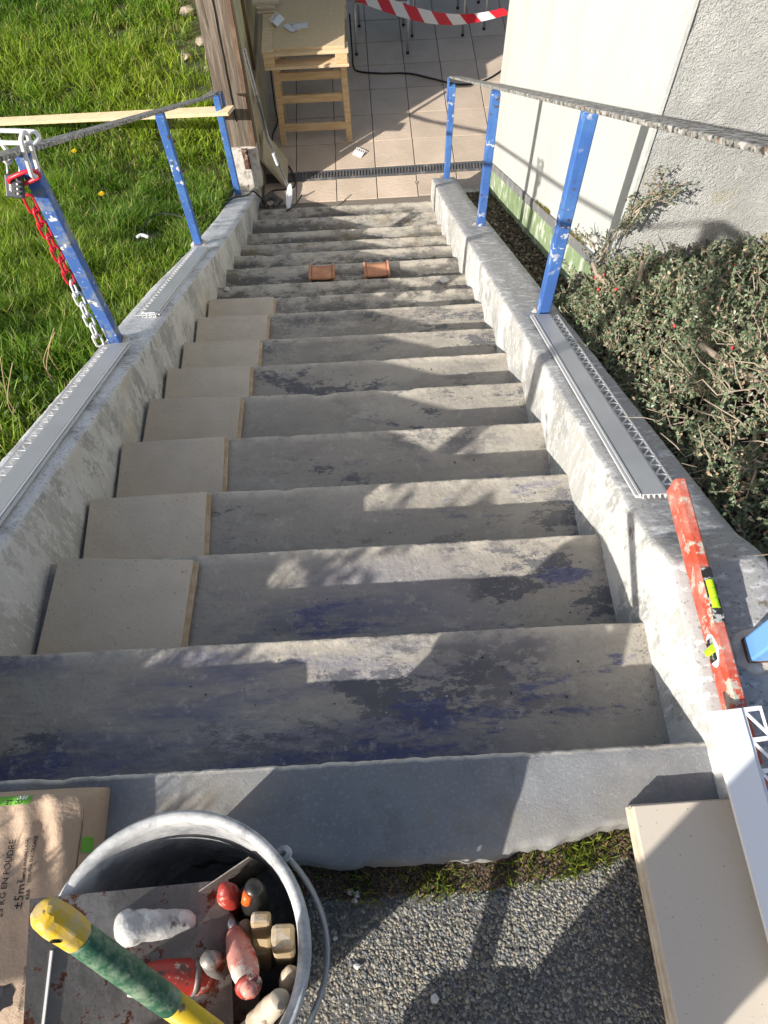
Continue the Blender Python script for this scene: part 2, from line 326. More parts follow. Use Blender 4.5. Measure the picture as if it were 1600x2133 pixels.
# ---------------------------------------------------------------- mesh helpers
class MB:
    def __init__(s): s.v = []; s.f = []
    def add(s, vs, fs):
        b = len(s.v); s.v += [tuple(v) for v in vs]; s.f += [tuple(b + i for i in f) for f in fs]; return s
    def box(s, c, size, M=None, taper=1.0):
        hx, hy, hz = [a / 2 for a in size]
        vs = [Vector((x * hx * (taper if z > 0 else 1), y * hy * (taper if z > 0 else 1), z * hz)) for z in (-1, 1) for y in (-1, 1) for x in (-1, 1)]
        if M is not None: vs = [M @ v for v in vs]
        vs = [v + Vector(c) for v in vs]
        return s.add(vs, [(0, 2, 3, 1), (4, 5, 7, 6), (0, 1, 5, 4), (2, 6, 7, 3), (0, 4, 6, 2), (1, 3, 7, 5)])
    def bar(s, a, b, wd, ht, up=(0, 0, 1)):
        a, b = Vector(a), Vector(b); d = (b - a).normalized(); up = Vector(up)
        if abs(d.dot(up)) > .99: up = Vector((0, 1, 0))
        sd_ = d.cross(up).normalized(); u = sd_.cross(d)
        vs = []
        for P in (a, b):
            for sx, sz in ((-1, -1), (1, -1), (1, 1), (-1, 1)): vs.append(P + sd_ * sx * wd / 2 + u * sz * ht / 2)
        return s.add(vs, [(0, 3, 2, 1), (4, 5, 6, 7), (0, 1, 5, 4), (1, 2, 6, 5), (2, 3, 7, 6), (3, 0, 4, 7)])
    def tube(s, pts, r, n=8, caps=True):
        pts = [Vector(p) for p in pts]; rs = r if isinstance(r, (list, tuple)) else [r] * len(pts)
        prev = None; rings = []
        for i, p in enumerate(pts):
            d = (pts[min(i + 1, len(pts) - 1)] - pts[max(i - 1, 0)])
            d = d.normalized() if d.length > 1e-9 else Vector((0, 0, 1))
            if prev is None:
                u = d.orthogonal().normalized()
            else:
                u = prev - d * prev.dot(d); u = u.normalized() if u.length > 1e-6 else d.orthogonal().normalized()
            prev = u; v = d.cross(u)
            rings.append([p + (u * cos(2 * pi * k / n) + v * sin(2 * pi * k / n)) * rs[i] for k in range(n)])
        vs = [v for rg in rings for v in rg]; fs = []
        for i in range(len(pts) - 1):
            for k in range(n):
                fs.append((i * n + k, i * n + (k + 1) % n, (i + 1) * n + (k + 1) % n, (i + 1) * n + k))
        if caps:
            fs.append(tuple(range(n - 1, -1, -1))); fs.append(tuple((len(pts) - 1) * n + k for k in range(n)))
        return s.add(vs, fs)
    def lathe(s, prof, c=(0, 0, 0), n=48, M=None, cap0=False, cap1=False):
        vs = []
        for (r, z) in prof:
            for k in range(n):
                v = Vector((r * cos(2 * pi * k / n), r * sin(2 * pi * k / n), z))
                if M is not None: v = M @ v
                vs.append(v + Vector(c))
        fs = []
        for i in range(len(prof) - 1):
            for k in range(n):
                fs.append((i * n + k, i * n + (k + 1) % n, (i + 1) * n + (k + 1) % n, (i + 1) * n + k))
        if cap0: fs.append(tuple(range(n - 1, -1, -1)))
        if cap1: fs.append(tuple((len(prof) - 1) * n + k for k in range(n)))
        return s.add(vs, fs)
    def grid(s, nx, ny, fn, flip=False):
        vs = [fn(i / (nx - 1), j / (ny - 1)) for j in range(ny) for i in range(nx)]
        fs = []
        for j in range(ny - 1):
            for i in range(nx - 1):
                q = (j * nx + i, j * nx + i + 1, (j + 1) * nx + i + 1, (j + 1) * nx + i)
                fs.append(q[::-1] if flip else q)
        return s.add(vs, fs)
    def build(s, name, material, parent=None, smooth=False, bevel=0.0, seg=2, local=False, loc=None):
        me = bpy.data.meshes.new(name); me.from_pydata(s.v, [], s.f); me.update()
        bm = bmesh.new(); bm.from_mesh(me); bmesh.ops.recalc_face_normals(bm, faces=bm.faces)
        if bevel > 0:
            ed = [e for e in bm.edges if len(e.link_faces) == 2 and e.calc_face_angle(0) > .5]
            bmesh.ops.bevel(bm, geom=ed, offset=bevel, segments=seg, affect='EDGES', profile=.5)
        bm.to_mesh(me); bm.free()
        return link(name, me, material, parent, smooth, local, loc)
def lumpy(mb_, a=.0022, f=70):
    mb_.v = [(v[0] + a * N3(v[0] * f, v[1] * f, v[2] * f), v[1] + a * N3(v[1] * f, v[2] * f, v[0] * f + 9), v[2] + a * N3(v[2] * f, v[0] * f, v[1] * f + 5)) for v in mb_.v]
    return mb_
def link(name, me, material, parent=None, smooth=False, local=False, loc=None):
    if isinstance(material, str): material = MATS[material]
    if not me.materials: me.materials.append(material)
    if smooth: me.polygons.foreach_set('use_smooth', [True] * len(me.polygons)); me.update()
    o = bpy.data.objects.new(name, me); COL.objects.link(o)
    if loc is not None: o.location = loc
    if parent is not None:
        o.parent = parent
        if not local: o.matrix_parent_inverse = base_matrix(parent).inverted()
    return o
def base_matrix(o):
    m_ = o.matrix_basis.copy()
    if o.parent is not None: m_ = base_matrix(o.parent) @ o.matrix_parent_inverse @ m_
    return m_
def tag(o, label, cat, group=None):
    o['label'] = label; o['category'] = cat
    if group: o['group'] = group
    return o
def thing(name, label, cat, loc=(0, 0, 0), group=None, rotz=0.0):
    o = bpy.data.objects.new(name, None); COL.objects.link(o); o.empty_display_size = .05
    o.location = loc; o.rotation_euler = (0, 0, rotz)
    return tag(o, label, cat, group)
def structure(o): o['kind'] = 'structure'; return o
def stuff(o): o['kind'] = 'stuff'; return o
def copy_tree(o, parent=None):
    c = o.copy(); COL.objects.link(c)
    if parent is not None: c.parent = parent
    for ch in list(o.children): copy_tree(ch, c)
    return c
def spline(pts, n=8):
    pts = [Vector(p) for p in pts]; out = []
    P = [pts[0]] + pts + [pts[-1]]
    for i in range(1, len(P) - 2):
        for k in range(n):
            t = k / n
            a, b, c, d = P[i - 1], P[i], P[i + 1], P[i + 2]
            out.append(.5 * ((2 * b) + (c - a) * t + (2 * a - 5 * b + 4 * c - d) * t * t + (-a + 3 * b - 3 * c + d) * t ** 3))
    out.append(pts[-1]); return out
def N3(x, y, z=0.0): return noise.noise(Vector((x, y, z)))
def soup(name, V, F, cols, material, parent=None, smooth=False):
    """V (n,3), F (m,k) numpy, cols per vertex"""
    me = bpy.data.meshes.new(name)
    me.vertices.add(len(V)); me.vertices.foreach_set('co', np.asarray(V, np.float32).ravel())
    k = F.shape[1]
    me.loops.add(F.size); me.loops.foreach_set('vertex_index', F.astype(np.int32).ravel())
    me.polygons.add(len(F)); me.polygons.foreach_set('loop_start', np.arange(0, F.size, k, dtype=np.int32))
    me.polygons.foreach_set('loop_total', np.full(len(F), k, np.int32))
    me.update(calc_edges=True); me.validate()
    if cols is not None:
        ca = me.color_attributes.new('col', 'FLOAT_COLOR', 'POINT')
        c4 = np.ones((len(V), 4), np.float32); c4[:, :3] = cols; ca.data.foreach_set('color', c4.ravel())
    return link(name, me, material, parent, smooth)
ICO = None
def ico():
    global ICO
    if ICO is None:
        bm = bmesh.new(); bmesh.ops.create_icosphere(bm, subdivisions=1, radius=1.0)
        V = np.array([v.co[:] for v in bm.verts]); F = np.array([[v.index for v in f.verts] for f in bm.faces]); bm.free()
        ICO = (V, F)
    return ICO
def pebbles(pos, size, cols, flat=.6, jitter=.25):
    V0, F0 = ico(); n = len(pos); nv = len(V0)
    ang = rng.uniform(0, 2 * pi, n); c, s_ = np.cos(ang), np.sin(ang)
    V = V0[None] * (1 + rng.uniform(-jitter, jitter, (n, nv, 1)))
    V = V * np.stack([size * rng.uniform(.8, 1.4, n), size * rng.uniform(.6, 1.0, n), size * flat * rng.uniform(.7, 1.2, n)], 1)[:, None, :]
    X = V[..., 0] * c[:, None] - V[..., 1] * s_[:, None]; Y = V[..., 0] * s_[:, None] + V[..., 1] * c[:, None]
    V = np.stack([X, Y, V[..., 2]], -1) + pos[:, None, :]
    F = F0[None] + (np.arange(n) * nv)[:, None, None]
    C = np.repeat(cols, nv, 0)
    return V.reshape(-1, 3), F.reshape(-1, 3), C

# ================================================================ SETTING
RISE, RUN, W = 0.16943, 0.27974, 1.32
SL = RISE / RUN
ZF = -2.735                                        # terrace floor level
YN = [0.0, .274, .556, .826, 1.115, 1.401, 1.673, 1.948, 2.246, 2.511, 2.772, 3.071, 3.353, 3.624, 3.916, 4.241, 4.549]

# ---- lawn
def lawn_z(x, y):
    base = .085 - SL * y + (SL - .10) * .35 * math.log1p(math.exp((y - 4.5) / .35)) if y < 25 else 0
    d = max(0.0, -x - .17)
    return base + .04 * d + .03 * N3(x * 1.3, y * 1.3) + .01 * N3(x * 5, y * 5)
def lawn_fn(u, v):
    x = -.165 - 9.0 * u ** 1.6; y = -.9 + 16 * v
    return (x, y, lawn_z(x, y) - .02)
structure(MB().grid(60, 110, lawn_fn).build('lawn_ground', 'lawn_soil', smooth=True))

# ---- ground behind everything, asphalt path
structure(MB().grid(2, 2, lambda u, v: (-40 + 80 * u, -40 + 90 * v, -5.2)).build('ground', 'lawn_soil'))
structure(MB().grid(40, 30, lambda u, v: (-3.5 + 8 * u, -3.2 + 3.13 * v, -.045 + .004 * N3(u * 30, v * 20))).build('asphalt_path', 'asphalt', smooth=True))
# exposed aggregate set in the asphalt
n = 21000
px = rng.uniform(.52, 1.25, n); py = rng.uniform(-.47, -.145, n)
sz = rng.uniform(.0013, .0040, n)
pal = np.array([(.22, .21, .185), (.30, .28, .235), (.13, .13, .13), (.36, .33, .27), (.17, .18, .19), (.26, .225, .17)])
cl = pal[rng.integers(0, len(pal), n)] * rng.uniform(.7, 1.05, (n, 1))
V, F, C = pebbles(np.stack([px, py, -.0455 + sz * rng.uniform(-.35, .2, n)], 1), sz, cl, flat=.5)
stuff(soup('asphalt_aggregate', V, F, C, 'aggregate'))

# ---- staircase
stair = thing('concrete_staircase', 'long flight of worn grey concrete steps going down to the terrace', 'staircase', (W / 2, 0, 0))
def front_y(x):
    pts = [(-.6, -.15), (.3, -.14), (.6, -.146), (.7, -.162), (.92, -.162), (1.04, -.146), (1.12, -.131), (1.2, -.12), (1.36, -.118), (2, -.118)]
    for (a, b), (c, d) in zip(pts, pts[1:]):
        if a <= x <= c: return b + (d - b) * (x - a) / (c - a)
    return -.12
for k in range(17):
    z0 = -k * RISE; y1 = YN[k]
    nx = 240
    if k == 0: prof = [('f', -.10), ('f', -.035), ('f', -.012), ('f', -.002)] + [('t', t) for t in np.linspace(.02, 1, 16)]
    else: prof = [('b', t) for t in np.linspace(0, 1, 14)]
    xa, xb = (-.30, 1.36) if k == 0 else (-.012, W + .012)
    def edge_w(x, k=k):
        a = (.0014 if k < 9 else .004) * N3(x * 4.2, k * 7.3) + (.0012 if k < 9 else .003) * N3(x * 15, k * 3.1 + 9) + .002 * N3(x * 50, k) + .0012 * N3(x * 120, k + 3)
        c = N3(x * 6.5 + 40, k * 5.7)
        if c > .45: a -= (c - .45) * .05
        return a
    def fn(u, v, k=k, z0=z0, y1=y1):
        pass
    rows = []
    xs = np.linspace(xa, xb, nx)
    for (kind, t) in prof:
        row = []
        for x in xs:
            ew = edge_w(x)
            yb = y1 + ew - (.018 if k > 8 else .009)
            if kind == 'f':
                row.append((x, front_y(x) + .007 * N3(x * 11, 3) + .006 * N3(x * 37, 5) + .003 * N3(x * 90, t * 40) + (.0 if t < -.05 else .006 * (1 + t / .035)) , z0 + t))
            elif kind == 't':
                ya = front_y(x) + .015
                y = ya + (yb - ya) * t
                row.append((x, y, z0 + .003 * N3(x * 5, y * 5, k) + .0015 * N3(x * 22, y * 22, k)))
            else:
                ya = YN[k - 1] - .03
                y = ya + (yb - ya) * t
                row.append((x, y, z0 + .004 * N3(x * 4, y * 4, k) + .0015 * N3(x * 22, y * 22, k)))
        rows.append(row)
    for dy, dz in (((-.008, -.0012), (-.002, -.006), (.001, -.014), (-.002, -.03), (-.008, -.08), (-.012, -.20)) if k > 8 else ((-.004, -.0006), (-.001, -.003), (.0005, -.008), (-.001, -.022), (-.006, -.08), (-.012, -.20))):
        rows.append([(x, y1 + edge_w(x) * max(0, 1 + dz * 4) + dy, z0 + dz + .003 * N3(x * 12, k + dz * 30)) for x in xs])
    ny = len(rows)
    mb = MB(); mb.add([p_ for r_ in rows for p_ in r_], [(j * nx + i, j * nx + i + 1, (j + 1) * nx + i + 1, (j + 1) * nx + i) for j in range(ny - 1) for i in range(nx - 1)])
    o = mb.build('step', 'concrete_landing' if k == 0 else 'concrete_step', stair, smooth=True)
    wr = np.zeros((ny, nx), np.float32); wr[-6:-2, :] = 1.0; wr[-7, :] = .8; wr[-8, :] = .75 if k > 8 else .1; wr[-9, :] = .3 if k > 8 else 0; wr[-2, :] = .3
    if k == 0: wr[:] = 0; wr[-6:-2, :] = 1.0
    at = o.data.attributes.new('wear', 'FLOAT', 'POINT'); at.data.foreach_set('value', wr.ravel())
    if k == 0: o['label'] = 'pale granular top landing slab at the head of the steps'

n = 1500
kk = rng.integers(1, 12, n); side = rng.uniform(0, 1, n) < .6
y = np.array([YN[k - 1] + .02 + (YN[k] - YN[k - 1] - .03) * r_ for k, r_ in zip(kk, rng.uniform(0, 1, n))])
x = np.where(side, W - .004 - np.abs(rng.normal(0, .012, n)), rng.uniform(.36, W, n))
y = np.where(side, y, np.array([YN[k - 1] + .004 for k in kk]) + np.abs(rng.normal(0, .012, n)))
sz = rng.uniform(.0005, .0013, n)
V, F, C = pebbles(np.stack([x, y, -kk * RISE + .001], 1), sz, np.array([(.06, .055, .045), (.14, .12, .09), (.30, .27, .22)])[rng.choice(3, n, p=[.5, .3, .2])], .6, .35)
stuff(soup('joint_dirt', V, F, C, 'litter', stair))
n = 260
kk = rng.integers(1, 10, n); x = rng.uniform(.38, 1.28, n); y = np.array([YN[k - 1] + .05 + (YN[k] - YN[k - 1] - .08) * r_ for k, r_ in zip(kk, rng.uniform(0, 1, n))])
V, F, C = pebbles(np.stack([x, y, -kk * RISE + .002], 1), rng.uniform(.0008, .0026, n), np.array([(.05, .05, .045), (.5, .47, .42)])[rng.integers(0, 2, n)], .6, .35)
stuff(soup('scattered_grit', V, F, C, 'litter', stair))
# ---- side walls
def wall_top_r(y):
    if y < .30: return .04
    if y < .40: return .04 + (.2 - SL * .40 - .04) * ((y - .30) / .10) ** 1.3
    return .2 - SL * y + (.025 * max(0, (y - 3.9)) / .7)
def wall_top_l(y):
    if y < .2: return .05
    if y < .30: return .05 + (.185 - SL * .30 - .05) * ((y - .2) / .1)
    return .185 - SL * y - (.03 * max(0, min(1, (y - 2.3) / .7)) - .03 * max(0, min(1, (y - 3.9) / .7)))
def side_wall(name, label, xin, xout, top, y0, y1, zbot, nseg=420):
    sg = 1 if xout > xin else -1
    rows = []
    for j in range(nseg + 1):
        y = y0 + (y1 - y0) * j / nseg
        zt = top(y)
        def nb(a, s_=1.0): return s_ * (.0022 * N3(a * 3 + y * 6, y * 9, a * 5) + .0022 * N3(y * 40, a * 9, 4) + .0015 * N3(y * 110, a * 9, 8))
        e = 0.0
        if y < .34: e = -.015 * ((.34 - y) / .44)
        zb = zbot(y)
        xo = xout
        if y < .3 : xo = xout - sg * .03 * ((.3 - y) / .4) ** 2
        ring = [(xin + nb(1), y, zb), (xin + nb(2), y, zb + (zt - zb) * .35), (xin + nb(3), y, zb + (zt - zb) * .7),
                (xin + nb(4), y, zt - .02), (xin + sg * .002 + nb(5), y, zt - .006 + nb(6)), (xin + sg * .010, y, zt + nb(7)),
                (xin + sg * .05, y, zt + nb(8)), (xin + sg * .09, y, zt + nb(9)), (xin + sg * .13, y, zt + nb(10)),
                (xo - sg * .010, y, zt + nb(11)), (xo - sg * .001 + nb(12, .8), y, zt - .006), (xo + nb(13, .8), y, zt - .04), (xo, y, zb)]
        rows.append(ring)
    nr = len(rows[0]); mb = MB()
    mb.add([p_ for r_ in rows for p_ in r_], [(j * nr + i, j * nr + i + 1, (j + 1) * nr + i + 1, (j + 1) * nr + i) for j in range(nseg) for i in range(nr - 1)])
    b = len(mb.v)
    mb.f.append(tuple(range(nr))); mb.f.append(tuple(nseg * nr + i for i in range(nr)))
    o = mb.build(name, 'wall_paint', None, smooth=False)
    o.data.polygons.foreach_set('use_smooth', [len(p_.vertices) == 4 for p_ in o.data.polygons])
    return tag(o, label, 'wall')
side_wall('stair_wall', 'low flaking white stair wall on the right, below the bush', W, 1.50, wall_top_r, -.10, 4.62, lambda y: max(-.30 - SL * max(y, 0), ZF - .02) - .12)
side_wall('stair_wall', 'low flaking white stair wall on the left, along the lawn', 0.0, -.172, wall_top_l, -.10, 4.66, lambda y: max(-.30 - SL * max(y, 0), ZF - .02) - .12)

# ---- terrace floor with its tiles
fl = structure(MB().grid(2, 2, lambda u, v: (-.02 + 6 * u, 4.45 + 7 * v, ZF - .006)).build('terrace_floor', 'tile_joint'))
tw, td = .313, .334
base_me = None
ra = rad(.9)
for j in range(-1, 11):
    for i in range(-1, 9):
        cx = .285 + tw * (i + .5); cy = 4.965 + td * (j + .5)
        x = cx - (cy - 5.3) * ra * .3; y = cy + (cx - .9) * ra
        sx, sy = tw - .007, td - .007
        x0, x1, y0, y1 = x - sx / 2, x + sx / 2, y - sy / 2, y + sy / 2
        x0 = max(x0, .0 + .04 * (y > 4.7)); y0 = max(y0, 4.50)
        if j <= 0: pass
        if j == -1: y1 = min(y1, 4.86 + (x - .18) * .018)
        if j == 0: y0 = max(y0, 4.972 + (x - .18) * .020 + .004)
        if x1 - x0 < .02 or y1 - y0 < .02: continue
        mb = MB().box(((x0 + x1) / 2, (y0 + y1) / 2, ZF - .005 + random.uniform(-.0006, .0006)), (x1 - x0, y1 - y0, .010))
        mb.build('tile', 'terrace_tile', fl, bevel=.002, seg=1)

# ---- channel drain
dr = thing('channel_drain', 'dark slotted channel drain set across the terrace tiles', 'drain', (1.0, 4.92, ZF))
dM = lambda x: 4.917 + (x - .18) * .019
mb = MB()
for s_ in (-1, 1):
    mb.bar((.10, dM(.10) + s_ * .042, ZF - .002), (1.86, dM(1.86) + s_ * .042, ZF - .002), .014, .012)
mb.build('frame', 'drain_grey', dr)
mb = MB(); x = .115; i = 0
while x < 1.85:
    mb.bar((x, dM(x) - .036, ZF - .002), (x + .004, dM(x) + .036, ZF - .002), .012, .009)
    x += .0245; i += 1
stuff(mb.build('grate_bars', 'drain_grey', dr))
MB().bar((.10, dM(.10), ZF - .03), (1.86, dM(1.86), ZF - .03), .075, .03).build('channel', 'drain_dark', dr)

# ---- house on the right
def hx(y): return 1.69 + .021 * (y - 2.0)
YC0, YC1 = 1.84, 4.60
house = thing('house', 'white rendered house corner to the right of the steps', 'house', (1.9, YC0, ZF))
def strip_top(y): return .355 - SL * y
def hw(u, v):
    y = YC0 + (YC1 - YC0) * u; zb = strip_top(y); z = zb + (2.6 - zb) * v ** 1.5
    return (hx(y), y, z)
mb = MB().grid(30, 30, hw)
mb.grid(2, 30, lambda u, v: (hx(YC1) + 2.5 * u, YC1, -2.9 + 5.5 * v))
mb.build('smooth_wall', 'house_smooth', house)
def hr(u, v):
    x = hx(YC0) + .006 + 3.0 * u; z = -1.6 + 4.2 * v
    return (x, YC0 + .018 * 0 + .004 * N3(x * 14, z * 14), z)
MB().grid(160, 200, hr).build('rough_wall', 'house_rough', house, smooth=True)
mb = MB()   # smooth coat returns a little round the corner
mb.bar((hx(YC0) + .006, YC0 - .001, -1.4), (hx(YC0) + .006, YC0 - .001, 2.6), .012, .010, up=(0, 1, 0))
mb.build('corner_edge', 'house_smooth', house)
def strip(u, v):
    y = YC0 + (YC1 - YC0) * u
    return (hx(y) - .010 + .004 * (1 - v), y, strip_top(y) - .055 + .055 * v)
mb = MB().grid(30, 2, strip)
mb.grid(30, 2, lambda u, v: (hx(YC0 + (YC1 - YC0) * u) - .010 + .012 * v, YC0 + (YC1 - YC0) * u, strip_top(YC0 + (YC1 - YC0) * u) + .002 * v))
mb.build('damp_strip', 'damp_strip', house)
def pl(u, v):
    y = YC0 + (YC1 - YC0) * u; z0 = -.05 - SL * y
    z0 = max(z0, ZF - .02) if y > 4.4 else z0
    zt = strip_top(y) - .052
    return (hx(y) + .002 + .003 * N3(y * 12, v * 4), y, z0 + (zt - z0) * v)
mb = MB().grid(60, 8, pl)
mb.grid(2, 2, lambda u, v: (hx(YC1) + .002 + .5 * u, YC1 - .001, ZF - .1 + (strip_top(YC1) - .05 - ZF + .1) * v))
mb.build('plinth', 'plinth_green', house)

# ---- planting bed
def bed(u, v):
    x = 1.47 + 3.2 * u ** 1.5; y = -.35 + 4.85 * v
    if y > YC0: x = 1.47 + .32 * u
    z = -SL * y + (.10 if y > YC0 else -.06 + .16 * max(0, min(1, (y - 1.2) / .6))) + (.42 * (x - 1.5) if y <= YC0 else 0) * min(1, max(0, (y - .2) / 1.2))
    if y < .3: z = min(z, -.05)
    return (x, y, z + .015 * N3(x * 9, y * 9))
structure(MB().grid(40, 70, bed).build('planting_bed', 'planting_soil', smooth=True))
n = 2600
y = rng.uniform(1.9, 4.5, n); x = rng.uniform(1.50, 1.74, n)
sz = rng.uniform(.004, .013, n)
pal = np.array([(.10, .075, .05), (.16, .12, .08), (.06, .05, .04), (.20, .16, .12), (.30, .26, .2)])
cl = pal[rng.choice(5, n, p=[.35, .25, .25, .1, .05])] * rng.uniform(.7, 1.1, (n, 1))
V, F, C = pebbles(np.stack([x, y, -SL * y + .103 + rng.uniform(-.004, .012, n)], 1), sz, cl, flat=.55)
stuff(soup('gravel_litter', V, F, C, 'litter'))
o = MB().box((1.60, 4.53, ZF + .05), (.19, .06, .12)).build('kerb_stone', 'block_render', None, bevel=.01)
tag(o, 'small pale kerb stone closing the gravel bed at the wall end', 'stone')

# ---- shed on the left of the terrace
shed = thing('shed', 'shed side with old timber post and yellow panels left of the terrace', 'shed', (0, 4.72, ZF))
mb = MB()
tp = [(-.170, 4.72), (.020, 4.72), (.020, 4.90), (-.170, 4.90)]
def timber(u, v):
    z = -2.30 + 3.2 * v
    a = u * 4; i = min(int(a), 3); t = a - i; p0, p1 = tp[i], tp[(i + 1) % 4]
    x = p0[0] + (p1[0] - p0[0]) * t + .004 * N3(z * 5, u * 12); y_ = p0[1] + (p1[1] - p0[1]) * t + .003 * N3(z * 6, u * 12, 3)
    return (x + .012 * (z + 2.3), y_, z)
mb.grid(33, 60, timber)
post = mb.build('timber_post', 'old_timber', shed)
cr = [( -.060 + .012 * (z + 2.3) + .006 * N3(z * 7, 1), 4.7165, z) for z in np.linspace(-2.1, .9, 60)]
MB().tube(cr, [.0065 * max(.12, .6 + .8 * N3(q[2] * 3, 5)) for q in cr], 5).build('crack', 'dark_crack', post)
MB().bar((.030, 4.735, -2.33), (.066, 4.735, .9), .03, .03, up=(0, 1, 0)).build('corner_trim', 'brown_trim', shed)
MB().bar((.050, 4.80, -2.45), (.075, 4.80, .9), .022, .07, up=(0, 1, 0)).build('edge_trim', 'yellow_panel_dull', shed)
MB().box((-.04, 7.0, -.5), (.12, 4.25, 3.4)).build('side_wall', 'yellow_panel', shed)
MB().box((-.03, 7.0, -2.50), (.16, 4.3, .62)).build('base_wall', 'yellow_panel_dull', shed, bevel=.006)
mb = MB()
for yy in (5.45, 6.3, 7.3): mb.bar((.028, yy, -2.19), (.028, yy, 1.0), .016, .03, up=(1, 0, 0))
mb.build('batten', 'brown_trim', shed)
for nm, (cx, cy, cz), (sx, sy, sz_) in (('base_block', (-.06, 4.79, -2.46), (.225, .25, .31)), ('base_block', (-.075, 4.80, -2.70), (.19, .30, .20))):
    b = MB(); b.box((cx, cy, cz), (sx, sy, sz_)); b.build(nm, 'block_render', shed, bevel=.014)
MB().box((-.03, 4.662, -2.36), (.045, .008, .17)).build('rusty_bracket', 'rust', shed, bevel=.002)
for zz in (-2.30, -2.40): MB().lathe([(.001, .006), (.006, .005), (.007, 0)], (-.03, 4.657, zz), 10, Matrix.Rotation(pi / 2, 3, 'X')).build('bolt', 'galvanised', shed)

# ================================================================ HANDRAILS
def handrail(name, label, px_, posts, hts, y0, y1, mats, rail_off, rl, ext):
    x_rail = px_
    h = thing(name, label, 'handrail', (px_, posts[0][0], posts[0][1]))
    for (y, zb, px_), ht, mt in zip(posts, hts, mats):
        # square hollow post
        MB().box((px_, y, zb + ht / 2), (.042, .042, ht)).build('post', mt, h, bevel=.004)
        mb = MB(); mb.lathe([(.044, 0), (.040, .007), (.030, .010)], (px_, y, zb - .004), 14, cap1=True); lumpy(mb, .006, 45).build('base_mortar', 'block_render', h, smooth=True)
        lumpy(MB().box((px_, y, zb + .010), (.0436, .0436, .014)), .0015, 80).build('rusted_foot', 'rust', h, bevel=.003)
    # flat rail following the slope
    pts = [(x_rail + rail_off, y, z) for (y, z) in rl]
    mb = MB()
    vs = []; fs = []
    for i, (x, y, z) in enumerate(pts):
        for dx, dz in ((-.032, 0), (.032, 0), (.032, .014), (-.032, .014)): vs.append((x + dx, y, z + dz))
    n_ = len(pts)
    for i in range(n_ - 1):
        for k in range(4): fs.append((i * 4 + k, i * 4 + (k + 1) % 4, (i + 1) * 4 + (k + 1) % 4, (i + 1) * 4 + k))
    fs += [(0, 1, 2, 3), tuple((n_ - 1) * 4 + k for k in (3, 2, 1, 0))]
    mb.add(vs, fs).build('rail', 'rail_weathered', h, bevel=.003)
    # end plate
    x, y, z = pts[-1]
    MB().box((x + ext, y - .01, z - .075), (.012, .045, .15)).build('end_plate', 'blue_paint', h, bevel=.003)
    return h
rposts = [(.137, .04, 1.425), (1.698, -.835, 1.434), (3.118, -1.695, 1.440), (4.60, -2.59, 1.430)]
rh = [.94, .805, .785, .75]
rl = [(-.9, 1.0), (.0, .985), (.135, .98)] + [(y, -.032 - (y - 1.698) * .606) for y in (.6, 1.0, 1.698, 2.4, 3.118, 4.0, 4.62)]
rl[3:3] = [(.30, .825)]
handrail('handrail', 'blue handrail on the right stair wall with three full posts', 1.440, rposts, rh, 0, 0, ['blue_paint_light', 'blue_paint', 'blue_paint', 'blue_paint'], 0, rl, -.036)
lposts = [(.10, .05, -.13), (1.647, -.815, -.120), (3.160, -1.755, -.140), (4.54, -2.565, -.122)]
lh = [.93, .775, .790, .775]
ll = [(-.6, 1.0), (.0, .985), (.10, .98), (.28, .81)] + [(y, -.040 - (y - 1.647) * .606) for y in (1.0, 1.647, 2.4, 3.184, 4.0, 4.30)] + [(4.60, -1.805)]
handrail('handrail', 'worn blue handrail on the left stair wall with the chain hung on it', -.132, lposts, lh, 0, 0, ['blue_paint', 'blue_paint_worn', 'blue_paint', 'blue_paint'], 0, ll, .040)

# ================================================================ STEP TILES
def step_tile(k, x0, y_far_l, y_far_r, w_, dep, lab, mt='stoneware', emt='stoneware_edge', z=None, rot=0.0):
    z0 = -k * RISE + .004 if z is None else z
    t = thing('stair_tile', lab, 'tile', (x0 + w_ / 2, y_far_l - dep / 2, z0), 'tiles laid out on the left of the steps' if z is None else 'spare tiles stacked by the landing')
    t.rotation_euler.z = math.atan2(y_far_r - y_far_l, w_) + rot
    hw_, hd = w_ / 2, dep / 2
    MB().box((0, 0, .0135), (w_ - .014, dep, .013)).build('glazed_face', mt, t, bevel=.0018, local=True)
    MB().box((.002, 0, .0045), (w_, dep - .004, .009)).build('clay_body', emt, t, bevel=.0015, local=True)
    mb = MB(); mb.box((hw_ + .0005, 0, .0045), (.006, dep - .006, .007)); mb.box((hw_ - .0045, 0, .0105), (.005, dep - .006, .005))
    mb.build('rebate_lip', emt, t, local=True)
    return t
words = ['second', 'third', 'fourth', 'fifth', 'sixth', 'seventh']
step_tile(2, .012, .545, .522, .335, .30, 'beige stoneware tile on the step nearest the bag, largest of the row')
for i, k in enumerate(range(3, 10)):
    yl = [.812, 1.104, 1.388, 1.657, 1.930, 2.222, 2.492][i]; yr = [.818, 1.108, 1.374, 1.653, 1.924, 2.216, 2.489][i]
    lab = 'beige stoneware tile in the left row, %s up the picture from the bag' % words[i] if i < 6 else 'beige stoneware tile on the lowest tiled step, farthest of the row'
    step_tile(k, .006, yl, yr, .330, .30, lab)

# spare tiles at the right of the landing
for i in range(2):
    step_tile(0, 1.163 - .002 * i, -.093 - .003 * i, -.100, .335, .335, ['lower beige tile of the pair at the lower right corner', 'upper speckled beige tile of the pair at the lower right corner'][i], 'stoneware_pale', 'stoneware_edge_pale', z=.003 + i * .0205, rot=rad(1.5))

